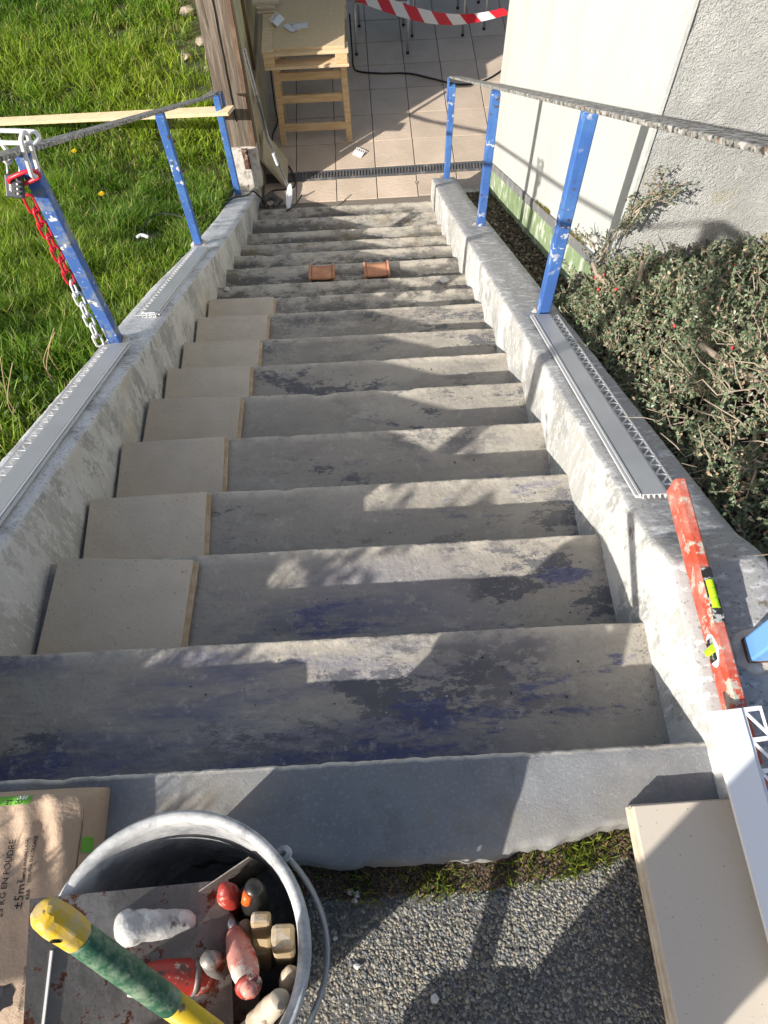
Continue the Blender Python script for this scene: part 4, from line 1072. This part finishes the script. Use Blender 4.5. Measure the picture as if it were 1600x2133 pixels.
# chairs
def make_chair(lab, x, y, rz):
    t = thing('metal_chair', lab, 'chair', (x, y, ZF), 'metal chairs behind the barrier tape', rz)
    for sx in (-1, 1):
        MB().tube([(sx * .225, 0, .012), (sx * .222, .01, .44)], .0115, 12).build('leg', 'chrome', t, smooth=True, local=True)
        MB().tube([(sx * .20, .42, .012), (sx * .205, .40, .44), (sx * .20, .44, .85)], .0115, 12).build('back_leg', 'chrome', t, smooth=True, local=True)
        MB().tube([(sx * .225, 0, 0), (sx * .225, 0, .02)], .0135, 10).build('foot_cap', 'black_rubber', t, local=True)
        MB().tube([(sx * .20, .42, 0), (sx * .20, .42, .02)], .0135, 10).build('foot_cap', 'black_rubber', t, local=True)
    MB().tube([(-.222, .01, .425), (.222, .01, .425)], .010, 10).build('front_bar', 'chrome', t, local=True)
    MB().box((0, .20, .455), (.44, .42, .02)).build('seat', 'galvanised', t, bevel=.008, local=True)
    for zz in (.62, .70, .78): MB().tube([(-.203, .43, zz), (0, .445, zz), (.203, .43, zz)], .008, 8).build('back_slat', 'chrome', t, local=True)
    return t
make_chair('metal chair nearest the pallet table, behind the tape', 1.036, 6.455, rad(-2))
make_chair('metal chair in the middle behind the striped tape', 1.541, 6.68, rad(-3))
make_chair('metal chair farthest right, half behind the house corner', 2.19, 6.76, rad(4))

# barrier tape
tp_ = thing('barrier_tape', 'sagging red and white striped barrier tape across the chairs', 'tape', (1.5, 6.2, -2.2))
A_, B_ = Vector((.78, 6.30, -2.12)), Vector((2.03, 6.10, -2.23))
def tape_pt(t, v):
    p_ = A_.lerp(B_, t); sag = .115 * 4 * t * (1 - t)
    tw_ = .25 * sin(5 * t)
    return (p_.x, p_.y + .02 * sin(7 * t) + (v - .5) * .105 * (.35 + tw_), p_.z - sag + (v - .5) * .105 * (.85 - .3 * t))
ns = 11
for i in range(ns):
    t0, t1 = i / ns, (i + 1) / ns; sk = .55 / ns
    mb = MB(); mb.grid(4, 5, lambda u, v: tape_pt(t0 + (t1 - t0) * u + sk * (.5 - v) * (1 if i < 15 else 1), v))
    mb.build('stripe', 'tape_red' if i % 2 == 0 else 'tape_white', tp_)

# cables
cz = ZF + .008
o = MB().tube(spline([(.77, 6.55, ZF + .30), (.775, 6.35, ZF + .10), (.78, 6.28, cz), (.83, 6.21, cz), (1.02, 6.17, cz), (1.25, 6.15, cz), (1.45, 6.06, cz), (1.66, 5.965, cz), (1.86, 5.99, cz), (2.02, 6.10, cz), (2.2, 6.3, cz)]), .0075, 8).build('cable', 'black_rubber', None, smooth=True)
tag(o, 'black cable curving over the terrace from the pallet to the house', 'cable')
o = MB().tube(spline([(.10, 6.0, ZF + .4), (.11, 5.75, ZF + .06), (.13, 5.60, cz), (.09, 5.40, cz), (.12, 5.22, cz), (.235, 5.02, cz), (.275, 4.87, cz + .004), (.27, 4.80, cz), (.20, 4.775, cz), (.10, 4.76, cz), (.045, 4.66, cz), (.05, 4.57, cz + .02), (.02, 4.52, ZF + .07),
                      (.09, 4.50, ZF + .08), (.02, 4.42, -2.45), (-.02, 4.39, -2.445), (-.07, 4.38, -2.45), (-.13, 4.34, -2.43), (-.20, 4.18, -2.37), (-.26, 3.95, -2.24), (-.30, 3.75, -2.10)]), .006, 8).build('cable', 'black_rubber', None, smooth=True)
tag(o, 'black cable running from under the table over the left wall end', 'cable')
o = MB().tube(spline([(.24, 4.30, -2.541 + .012), (.30, 4.33, -2.541 + .03), (.36, 4.40, -2.48)]), .006, 8).build('cable_end', 'black_rubber', None, smooth=True)
tag(o, 'short black cable end sticking up at the lowest steps', 'cable')
def lz(x, y, h=0): return (x, y, lawn_z(x, y) + h)
o = MB().tube(spline([lz(-.36, 3.86, .05), lz(-.48, 3.90, .08), lz(-.58, 3.86, .07), lz(-.56, 3.60, .08), lz(-.58, 3.42, .05), lz(-.64, 3.30, .02)]), .005, 8).build('cable_piece', 'black_rubber', None, smooth=True)
tag(o, 'black cable loop lying in the grass', 'cable')
o = MB().tube(spline([lz(-.56, 3.40, .055), lz(-.53, 3.42, .07), lz(-.49, 3.41, .055)]), [.004] + [.011] * 15 + [.004], 8).build('white_scrap', 'pvc_white', None, smooth=True)
tag(o, 'small white plastic scrap lying in the grass', 'scrap')

# rods and board leaning on the shed
rd = thing('metal_rods', 'bundle of thin metal rods leaning on the shed wall', 'rods', (.22, 4.77, ZF))
for dx, dy in ((0, 0), (.014, .004), (.006, .014)):
    MB().tube([(.225 + dx, 4.765 + dy, ZF + .01), (.135 + dx, 4.72 + dy, -2.25), (.085 + dx, 4.70 + dy, -1.60)], .0055, 8).build('rod', 'galvanised', rd)
MB().tube([(.178, 4.742, -2.48), (.160, 4.733, -2.375)], .013, 10).build('sleeve', 'pvc_white', rd)
o = MB(); o.bar((.215, 4.93, ZF + .02), (.072, 4.86, -2.40), .022, .26, up=(0, 1, .3)); o = o.build('leaning_board', 'yellow_panel_dull', None, bevel=.002)
tag(o, 'beige board leaning against the shed base by the drain', 'board')
o = MB(); o.add([(.236 + .024 * cos(a) + .010 * sin(a), 4.66 + .115 * sin(a), ZF + .012 + .03 * h + .02 * sin(a)) for h in (0, 1) for a in np.linspace(0, 2 * pi, 24, endpoint=False)], [tuple(range(23, -1, -1)), tuple(range(24, 48))] + [(k, (k + 1) % 24, 24 + (k + 1) % 24, 24 + k) for k in range(24)])
o = o.build('plastic_scrap', 'pvc_white', None, bevel=.004); tag(o, 'white oblong plastic piece standing at the foot of the rods', 'plastic piece')
o = MB().bar((-2.50, 5.72, -2.69), (-.035, 4.49, -1.865), .085, .022).build('plank', 'plank_wood', None, bevel=.002); tag(o, 'pale wooden plank laid from the lawn to the left handrail', 'plank')
# pointed end of the plank
tag(MB().tube([(.03, 4.655, ZF + .003), (.10, 4.70, ZF + .02), (.16, 4.64, ZF + .01), (.12, 4.58, ZF + .02)], [.02, .035, .03, .015], 7).build('debris', 'asphalt', None), 'dark heap of dirt in the corner below the shed', 'dirt')

# twig and dead leaves on the terrace
for i, (x, y) in enumerate(((1.22, 4.78), (1.42, 4.83), (.66, 5.56))):
    mb = MB(); mb.grid(3, 4, lambda u, v: (x + .02 * (u - .5) * sin(pi * max(.05, v)), y + .035 * (v - .5), ZF + .004 + .008 * abs(u - .5)))
    tag(mb.build('dead_leaf', 'bark', None), ['dead leaf on the tiles below the drain, left one', 'dead leaf on the tiles below the drain, near the wall', 'dark leaf scrap on the tiles between the sawhorse legs'][i], 'leaf')

# ================================================================ LAWN GRASS
def blades(P, ln, wd, lean, col, seg=2):
    n_ = len(P); a = rng.uniform(0, 2 * pi, n_); b = rng.uniform(0, 2 * pi, n_)
    sx = np.stack([np.cos(a), np.sin(a), np.zeros(n_)], 1) * wd[:, None]
    dr_ = np.stack([np.cos(b), np.sin(b), np.zeros(n_)], 1)
    up = np.array([0, 0, 1.0])
    V = []; 
    for t, wf in ((0, 1.0), (.5, .8), (1, 0)):
        c = P + dr_ * (lean * ln * t ** 1.8)[:, None] + up * (ln * t * np.sqrt(np.maximum(.05, 1 - (lean * t * .8) ** 2)))[:, None]
        if wf > 0: V += [c - sx * wf, c + sx * wf]
        else: V += [c]
    V = np.stack(V, 1)                      # n,5,3
    tri = np.array([(0, 1, 3), (0, 3, 2), (2, 3, 4)])
    F = tri[None] + (np.arange(n_) * 5)[:, None, None]
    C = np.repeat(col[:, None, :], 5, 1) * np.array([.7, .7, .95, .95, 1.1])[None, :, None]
    return V.reshape(-1, 3), F.reshape(-1, 3), C.reshape(-1, 3)
def lawn_points(n_, x0, x1, y0, y1, pw=1.0):
    u = rng.uniform(0, 1, n_) ** pw
    x = x0 + (x1 - x0) * u; y = rng.uniform(y0, y1, n_)
    return x, y
xs, ys = [], []
for n_, a in ((14000, (-.19, -1.8, -.85, .35)), (34000, (-.18, -1.3, .3, 2.4)), (62000, (-.18, -2.2, 2.2, 4.8)), (60000, (-.16, -3.6, 4.6, 8.0)), (22000, (-.16, -6, 7.6, 13.0))):
    x, y = lawn_points(n_, *a); xs.append(x); ys.append(y)
x = np.concatenate(xs); y = np.concatenate(ys)
z = np.array([lawn_z(a, b) for a, b in zip(x, y)]) - .015
cl_ = np.array([N3(a * 1.6, b * 1.6, 7) for a, b in zip(x, y)]); cl2 = np.array([N3(a * .7 + 9, b * .7, 3) for a, b in zip(x, y)])
tuft = np.array([N3(a * 4.5, b * 4.5, 11) for a, b in zip(x, y)])
ln = (.058 + .05 * np.clip(cl_ + .25, 0, 1) + .06 * np.clip(tuft, 0, 1)) * rng.uniform(.6, 1.45, len(x)) * np.where(y > 5.5, 1.25, 1)
# bare dirt strip beside the shed
dirt = np.exp(-((x + .62) / .38) ** 2) * np.clip((y - 5.7) / .8, 0, 1)
keep = (rng.uniform(0, 1, len(x)) > dirt * .95) & (rng.uniform(0, 1, len(x)) < .70 + 1.1 * tuft)
keep &= ~((x > -.2) & (y > 4.6))
hue = rng.uniform(0, 1, len(x))
g1_, g2_, g3_ = np.array((.110, .235, .02)), np.array((.32, .44, .035)), np.array((.46, .42, .16))
k1 = np.clip(.42 + 1.2 * cl2 + (hue - .5) * 1.1, 0, 1)[:, None]
col = g1_ * (1 - k1) + g2_ * k1
strw = (rng.uniform(0, 1, len(x)) < .07 + .16 * np.clip(-cl_, 0, 1))[:, None]
col = np.where(strw, g3_, col) * rng.uniform(.55, 1.35, (len(x), 1))
P = np.stack([x, y, z], 1)[keep]
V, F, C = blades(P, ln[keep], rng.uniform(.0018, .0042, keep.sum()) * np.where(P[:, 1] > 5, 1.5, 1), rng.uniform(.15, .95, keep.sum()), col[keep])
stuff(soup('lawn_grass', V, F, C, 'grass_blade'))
n_ = 5200
x, y = lawn_points(n_, -.2, -2.4, .8, 7.5)
kp = np.array([N3(a * 2.2 + 31, b * 2.2, 4) for a, b in zip(x, y)]) > .02
x, y = x[kp], y[kp]; n_ = len(x)
z = np.array([lawn_z(a, b) for a, b in zip(x, y)]) + rng.uniform(.0, .035, n_)
a = rng.uniform(0, 2 * pi, n_); P = np.stack([x, y, z], 1); L_ = rng.uniform(.014, .034, n_)
D = np.stack([np.cos(a), np.sin(a), rng.uniform(.1, .7, n_)], 1); D /= np.linalg.norm(D, axis=1)[:, None]
S = np.stack([-np.sin(a), np.cos(a), np.zeros(n_)], 1); U = np.cross(S, D) * -1
m_ = P + D * (L_ * .55)[:, None]
V = np.stack([P, m_ + S * (L_ * .35)[:, None], P + D * L_[:, None], m_ - S * (L_ * .35)[:, None]], 1).reshape(-1, 3)
F = np.arange(n_ * 4).reshape(-1, 4)
C = np.repeat(np.array((.12, .22, .04)) * rng.uniform(.6, 1.5, (n_, 1)) + np.array((.08, .05, 0)) * rng.uniform(0, 1, (n_, 1)), 4, 0)
stuff(soup('lawn_weeds', V, F, C, 'grass_blade'))
# stalks by the left wall
dry = thing('dry_stalks', 'dry reddish stalks standing in the grass at the left edge', 'plant', lz(-.33, 1.30))
for i in range(7):
    bx, by = -.24 - .16 * random.random(), 1.05 + .5 * random.random()
    MB().tube(spline([lz(bx, by), lz(bx - .02, by + .03, .10), lz(bx + random.uniform(-.06, .05), by + .08, .19 + .08 * random.random())]), .0013, 5).build('stalk', 'dry_straw', dry)
def dandelion(lab, x, y):
    t = thing('dandelion', lab, 'flower', lz(x, y), 'dandelions on the lawn')
    b = Vector(lz(x, y, .075))
    MB().tube([lz(x + .01, y), lz(x + .004, y, .04), b], .002, 6).build('stem', 'stem_green', t)
    mb = MB()
    for r_, h, n_ in ((.021, .003, 20), (.015, .008, 16), (.008, .012, 10)):
        for k in range(n_):
            a = 2 * pi * k / n_ + r_ * 40; d = Vector((cos(a), sin(a), 0)); s_ = Vector((-sin(a), cos(a), 0)) * .0022
            mb.add([b + d * .002, b + d * r_ - s_ + Vector((0, 0, h)), b + d * (r_ + .002) + Vector((0, 0, h * .8)), b + d * r_ + s_ + Vector((0, 0, h))], [(0, 1, 2, 3)])
    mb.build('flower_head', 'dandelion_yellow', t)
dandelion('yellow dandelion flower in the lawn, upper of the two', -1.40, 5.08)
dandelion('yellow dandelion flower in the lawn, lower of the two', -1.04, 4.36)
for i, (x, y, r_) in enumerate(((-.80, 7.55, .08), (-.62, 7.0, .06), (-.72, 6.7, .045), (-.62, 7.5, .07), (-.52, 6.5, .04))):
    rubble('garden_stone', ['largest pale stone in the bare soil beside the shed', 'grey stone in the bare soil close to the timber post', 'small stone at the lawn edge of the bare soil', 'far stone in the bare soil by the shed', 'small stone nearest the viewer in the bare soil'][i], lz(x, y, r_ * .3), r_, 'rock')

# ================================================================ BUSH
def h_bush(x, y):
    t = min(1, max(0, (x - 1.53) / .22)); q = min(1, max(0, (y - .32) / .35))
    return .12 + .05 * min(1, max(0, (y - 1.2) / .5)) + .24 * t ** .8 * (.45 + .55 * q) + .07 * N3(x * 4, y * 4, 2) + .03 * N3(x * 11, y * 11)
bush = thing('cotoneaster_bush', 'low dense evergreen bush with red berries right of the steps', 'bush', (2.0, 1.2, -.8))
LV, LF, LC = [], [], []; lb_ = 0
twigs = MB()
def leaf_batch(P, D, U, L_, W_, col):
    """P base, D direction, U normal -> folded diamond leaf (5 verts 4 tris)"""
    global lb_
    S = np.cross(D, U)
    m_ = P + D * (L_ * .55)[:, None]
    V = np.stack([P, m_ + S * W_[:, None] + U * (W_ * .35)[:, None], P + D * L_[:, None], m_ - S * W_[:, None] + U * (W_ * .35)[:, None], m_], 1)
    tri = np.array([(0, 1, 4), (1, 2, 4), (4, 2, 3), (0, 4, 3)])
    F = tri[None] + (np.arange(len(P)) * 5)[:, None, None] + lb_
    lb_ += len(P) * 5
    LV.append(V.reshape(-1, 3)); LF.append(F.reshape(-1, 3)); LC.append(np.repeat(col, 5, 0))
def unit(v): return v / np.maximum(1e-9, np.linalg.norm(v, axis=1))[:, None]
def sprig(p, d, ln_, nlf, lsz, tone):
    p = np.array(p); d = np.array(d) / np.linalg.norm(d)
    bend = rng.normal(0, .35, 3)
    ts = (np.arange(nlf) + .6) / nlf
    pts = p + d * (ts * ln_)[:, None] + bend * (ln_ * .5 * ts ** 2)[:, None]
    twigs.tube([tuple(p), tuple(p + d * ln_ * .5 + bend * ln_ * .125), tuple(pts[-1])], [.0017, .0013, .0008], 4, caps=False)
    D = unit(d * .5 + rng.normal(0, .75, (nlf, 3)) + np.array([0, 0, .15]))
    U = unit(np.array([-.15, -.25, .9]) + rng.normal(0, .45, (nlf, 3)))
    U = unit(U - D * (U * D).sum(1)[:, None])
    base = 1.15 * np.array([(.085, .125, .06), (.12, .17, .09), (.17, .21, .13), (.26, .25, .155), (.33, .23, .15)])
    ci = rng.choice(5, nlf, p=[.28, .30, .22, .12, .08])
    col = base[ci] * rng.uniform(.7, 1.3, (nlf, 1)) * tone
    leaf_batch(pts, D, U, lsz * rng.uniform(.7, 1.25, nlf), lsz * .30 * rng.uniform(.8, 1.2, nlf), col)
cnt = 0
while cnt < 7600:
    x = 1.535 + 1.15 * random.random() ** 1.15; y = .28 + 1.62 * random.random()
    if x < hx(1.8) + .0 and y > YC0: pass
    if y > YC0 - .02 and x > hx(YC0) - .02: continue
    dens = .62 + .7 * N3(x * 5.5, y * 5.5, 21)
    if random.random() > dens: continue
    z = -SL * y + h_bush(x, y) - .13 * random.random() ** 1.8
    # bare woody heart low in the middle
    wd_ = math.exp(-((x - 1.84) / .14) ** 2 - ((y - .62) / .24) ** 2)
    if random.random() < .78 * wd_: continue
    d = (random.gauss(-.12, .5), random.gauss(0, .5), abs(random.gauss(.55, .4)))
    sprig((x, y, z), d, random.uniform(.035, .075), random.randint(8, 14), .0135, random.uniform(.75, 1.25)); cnt += 1
# sprig climbing the house corner, and sprays hanging over the wall
def spray(a, b, n_, ln_=.05, lsz=.012):
    a, b = Vector(a), Vector(b)
    twigs.tube([a, a.lerp(b, .5) + Vector((0, 0, .02)), b], [.004, .003, .0015], 5)
    for i in range(n_):
        p = a.lerp(b, i / n_) + Vector((random.gauss(0, .012), random.gauss(0, .012), .01)); dd = (b - a).normalized()
        sprig(p, (dd.x + random.gauss(0, .6), dd.y + random.gauss(0, .6), dd.z + random.gauss(.1, .5)), ln_ * random.uniform(.6, 1.2), 9, lsz, .8)
spray((1.62, 1.80, -.72), (1.70, 1.80, -.44), 26)
spray((1.68, 1.78, -.55), (1.755, 1.79, -.345), 20)
spray((1.69, 1.79, -.48), (1.80, 1.79, -.395), 16)
spray((1.66, 1.85, -.74), (1.60, 2.02, -.76), 16)
spray((1.62, 1.60, -.70), (1.56, 1.95, -.86), 16)
spray((1.64, .62, -.15), (1.56, .50, -.09), 8); spray((1.72, .42, .0), (1.60, .36, .02), 8)
spray((1.60, .95, -.36), (1.545, .90, -.38), 8); spray((1.66, .36, .03), (1.555, .28, .0), 7)
fo = stuff(soup('foliage', np.concatenate(LV), np.concatenate(LF), np.concatenate(LC), 'bush_leaf', bush))
# woody branches
br = MB()
def branch(mb_, a, b, r0, r1, w_=.02, n_=7):
    a, b = Vector(a), Vector(b); pts = []
    for i in range(n_):
        t = i / (n_ - 1); pts.append(a.lerp(b, t) + Vector((random.uniform(-w_, w_), random.uniform(-w_, w_), random.uniform(-w_, w_))) * sin(pi * t))
    mb_.tube(pts, [r0 + (r1 - r0) * i / (n_ - 1) for i in range(n_)], 7)
for a, b, r0, r1 in (((1.99, .35, -.05), (1.68, 1.08, -.30), .016, .009), ((2.02, .50, -.10), (1.82, .92, -.16), .012, .006), ((1.92, .45, -.12), (1.78, .66, -.03), .009, .005),
                     ((1.83, .45, -.1), (1.62, .62, -.13), .007, .003), ((1.70, 1.45, -.75), (1.70, 1.62, -.52), .015, .007), ((1.73, 1.40, -.75), (1.78, 1.60, -.58), .010, .005), ((1.66, 1.62, -.72), (1.60, 1.78, -.68), .012, .008)):
    b_ = MB(); branch(b_, a, b, r0, r1); b_.build('branch', 'bark', bush, smooth=True)
for i in range(26):
    x = 1.58 + .75 * random.random(); y = .35 + 1.4 * random.random(); z = -SL * y + h_bush(x, y) - .03
    L_ = random.uniform(.06, .20); a = random.uniform(0, 2 * pi)
    branch(twigs, (x, y, z - random.uniform(.02, .10)), (x + cos(a) * L_, y + sin(a) * L_, z + random.uniform(-.02, .05)), .0034, .0012, .015, 5)
for i in range(190):                                  # bare twigs of the dry heart
    x = 1.86 + random.gauss(0, .13); y = .64 + random.gauss(0, .22); z = -SL * y + h_bush(x, y) - .05
    L_ = random.uniform(.06, .18); a = random.gauss(2.3, .7)
    branch(twigs, (x, y, z), (x + cos(a) * L_, y + sin(a) * L_, z + random.uniform(.0, .07)), .0026, .0008, .02, 5)
branch(twigs, (1.74, .40, .02), (1.455, .30, .075), .0028, .0012, .02); branch(twigs, (1.66, .86, -.33), (1.44, .86, -.30), .0025, .001, .012)
stuff(twigs.build('twigs', 'bark', bush))
for (x, y) in ((1.625, 1.78), (1.61, 1.74), (1.62, 1.735), (1.625, 1.71), (1.60, 1.66), (1.635, 1.60), (1.80, 1.52), (1.90, 1.42), (1.76, 1.06), (1.77, 1.055), (1.86, .98), (2.02, 1.62), (2.05, .36), (1.705, 1.28)):
    V0, F0 = ico(); mb = MB(); z = -SL * y + h_bush(x, y) + .012
    if y > 1.55 and x < 1.66: z += .03
    mb.add([(x + v[0] * .0062, y + v[1] * .0062, z + v[2] * .0062) for v in V0], [tuple(f) for f in F0]); mb.build('berry', 'berry', bush, smooth=True)
# moss mound against the rough wall
n_ = 9000
x = 1.98 + .8 * rng.uniform(0, 1, n_); y = YC0 - .02 - .22 * rng.uniform(0, 1, n_) ** 1.3
z = -.74 + .055 * np.clip(1 - ((x - 2.32) / .42) ** 2, 0, 1) - .30 * (YC0 - y)
col = np.array((.10, .115, .028)) * rng.uniform(.4, 1.5, (n_, 1)) + np.array((.07, .03, 0)) * rng.uniform(0, 1, (n_, 1))
V, F, C = blades(np.stack([x, y, z], 1), rng.uniform(.012, .03, n_), np.full(n_, .002), rng.uniform(0, .8, n_), col)
ms = thing('moss_mound', 'olive moss cushion at the foot of the rough house wall', 'moss', (2.32, 1.76, -.75))
stuff(soup('moss_blades', V, F, C, 'moss', ms))
MB().grid(16, 10, lambda u, v: (1.96 + .84 * u, YC0 - .01 - .26 * v, -.745 + .055 * max(0, 1 - ((1.96 + .84 * u - 2.32) / .42) ** 2) - .30 * .26 * v)).build('moss_base', 'moss', ms, smooth=True)
mo_me = [c for c in ms.children if c.name.startswith('moss_base')][0].data
ca = mo_me.color_attributes.new('col', 'FLOAT_COLOR', 'POINT'); ca.data.foreach_set('color', np.tile(np.array((.07, .08, .02, 1.0), np.float32), len(mo_me.vertices)))
# moss tufts on the damp strip
n_ = 700
y = rng.uniform(2.15, 3.05, n_); y = np.where(np.sin(y * 9) > .1, y, 2.75 + .1 * rng.uniform(0, 1, n_))
P = np.stack([1.69 + .021 * (y - 2) - .004 - .006 * rng.uniform(0, 1, n_), y, .355 - SL * y + .0], 1)
V, F, C = blades(P, rng.uniform(.008, .028, n_), np.full(n_, .0015), rng.uniform(0, .6, n_), np.array((.16, .14, .03)) * rng.uniform(.5, 1.3, (n_, 1)))
stuff(soup('wall_moss', V, F, C, 'moss'))

# ================================================================ WEEDS AT THE LANDING EDGE
n_ = 700
x = np.concatenate([rng.uniform(.62, 1.18, n_), rng.normal(.87, .025, 260), rng.normal(1.08, .03, 420), rng.normal(.73, .04, 160)])
fy = np.array([front_y(a) for a in x]); y = fy - .006 - .045 * rng.uniform(0, 1, len(x)) ** 1.4
den = np.array([.5 + .9 * N3(a * 13, b * 13, 5) for a, b in zip(x, y)]); kp = rng.uniform(0, 1, len(x)) < den + (x > 1.0) * .3
x, y = x[kp], y[kp]; n_ = len(x)
pal = np.array([(.17, .24, .03), (.27, .31, .04), (.11, .16, .03), (.32, .25, .09)])
V, F, C = blades(np.stack([x, y, np.full(n_, -.044)], 1), rng.uniform(.007, .026, n_), rng.uniform(.0009, .0019, n_), rng.uniform(.2, .95, n_), pal[rng.choice(4, n_, p=[.4, .3, .2, .1])] * rng.uniform(.7, 1.2, (n_, 1)))
stuff(soup('edge_weeds', V, F, C, 'grass_blade'))
n_ = 5200
x = rng.uniform(.60, 1.20, n_); y = np.array([front_y(a) for a in x]) - .045 * rng.uniform(0, 1, n_) + .004; sz = rng.uniform(.0012, .004, n_)
pal = np.array([(.07, .05, .03), (.11, .07, .04), (.05, .045, .035), (.16, .10, .06)])
V, F, C = pebbles(np.stack([x, y, np.full(n_, -.042)], 1), sz, pal[rng.integers(0, 4, n_)] * rng.uniform(.6, 1.2, (n_, 1)), .5)
stuff(soup('moss_crumbs', V, F, C, 'litter'))
for i, (x, y, r_) in enumerate(((.716, -.195, .0062), (.726, -.199, .006), (.722, -.208, .005), (.690, -.258, .004), (.722, -.297, .006), (.838, -.345, .008))):
    rubble('white_pebble', ['white crumb beside the bucket, left of its pair below the slab', 'white crumb beside the bucket, right of its pair below the slab', 'lowest white crumb of the three below the slab', 'lone pale pebble on the dark asphalt by the bucket', 'round white pebble at the edge of the sunlit asphalt', 'large whitish patch of stone at the bottom of the sunlit asphalt'][i], (x, y, -.040), r_, 'white_stone', 'pebble', .5)

# ================================================================ THINGS JUST OUT OF THE PICTURE
# the photographer, standing on the asphalt behind the bucket
def skin_body(name, edges, verts, radii, mt, root=0, sub=2):
    me = bpy.data.meshes.new(name); me.from_pydata(verts, edges, []); me.update()
    o = bpy.data.objects.new(name, me); COL.objects.link(o); me.materials.append(MATS[mt])
    sk = o.modifiers.new('skin', 'SKIN'); sk.use_smooth_shade = True
    for i, r_ in enumerate(radii): me.skin_vertices[0].data[i].radius = (r_, r_) if not isinstance(r_, tuple) else r_
    me.skin_vertices[0].data[root].use_root = True
    sb = o.modifiers.new('sub', 'SUBSURF'); sb.levels = sub; sb.render_levels = sub
    return o
dx = -.20
vv = [(.74 + dx, -.90, .92), (.74 + dx, -.86, 1.10), (.75 + dx, -.79, 1.30), (.76 + dx, -.74, 1.42), (.78 + dx, -.69, 1.50), (.79 + dx, -.65, 1.60), (.80 + dx, -.62, 1.70),
      (.64 + dx, -.90, .86), (.63 + dx, -.85, .46), (.62 + dx, -.92, .05), (.61 + dx, -.82, -.015),
      (.82 + dx, -.87, .86), (.82 + dx, -.79, .46), (.82 + dx, -.86, .05), (.84 + dx, -.76, -.015),
      (.57 + dx, -.75, 1.38), (.56 + dx, -.62, 1.15), (.70, -.42, 1.24), (.76, -.36, 1.28),
      (.94 + dx, -.76, 1.38), (1.04 + dx, -.62, 1.14), (.90, -.42, 1.24), (.84, -.36, 1.28)]
ee = [(0, 1), (1, 2), (2, 3), (3, 4), (4, 5), (5, 6), (0, 7), (7, 8), (8, 9), (9, 10), (0, 11), (11, 12), (12, 13), (13, 14), (3, 15), (15, 16), (16, 17), (17, 18), (3, 19), (19, 20), (20, 21), (21, 22)]
rr = [.15, .14, .16, .13, .06, .095, .08, .10, .075, .055, .045, .10, .075, .055, .045, .065, .048, .034, .03, .065, .048, .034, .03]
per = skin_body('person', ee, vv, rr, 'cloth_jacket')
tag(per, 'person in dark clothes leaning over with a phone, standing behind the bucket', 'person')
ph = MB().box((.80, -.268, 1.335), (.16, .008, .078), M=Matrix.Rotation(rad(-28), 3, 'X')).build('phone', 'handle_black', None, bevel=.003)
tag(ph, 'dark phone held up in both hands of the person', 'phone')
# tall weed beside the path, outside the left edge of the picture
wv = thing('tall_weed', 'tall loose weed growing at the edge of the path beyond the bag', 'plant', (-.62, -.60, 0))
LV.clear(); LF.clear(); LC.clear(); lb_ = 0; twigs = MB()
for i in range(9):
    a = random.uniform(0, 2 * pi); r_ = random.uniform(.05, .22); hh = random.uniform(.35, .80)
    p0 = Vector((-.62, -.60, 0)); p1 = p0 + Vector((cos(a) * r_, sin(a) * r_, hh))
    twigs.tube([p0, p0.lerp(p1, .5) + Vector((0, 0, .05)), p1], [.005, .004, .002], 5)
    for k in range(6):
        sprig(p0.lerp(p1, .45 + .09 * k), (random.gauss(0, 1), random.gauss(0, 1), .5), .10, 5, .05, 1.4)
stuff(soup('leaves', np.concatenate(LV), np.concatenate(LF), np.concatenate(LC), 'bush_leaf', wv))
stuff(twigs.build('stems', 'bark', wv))
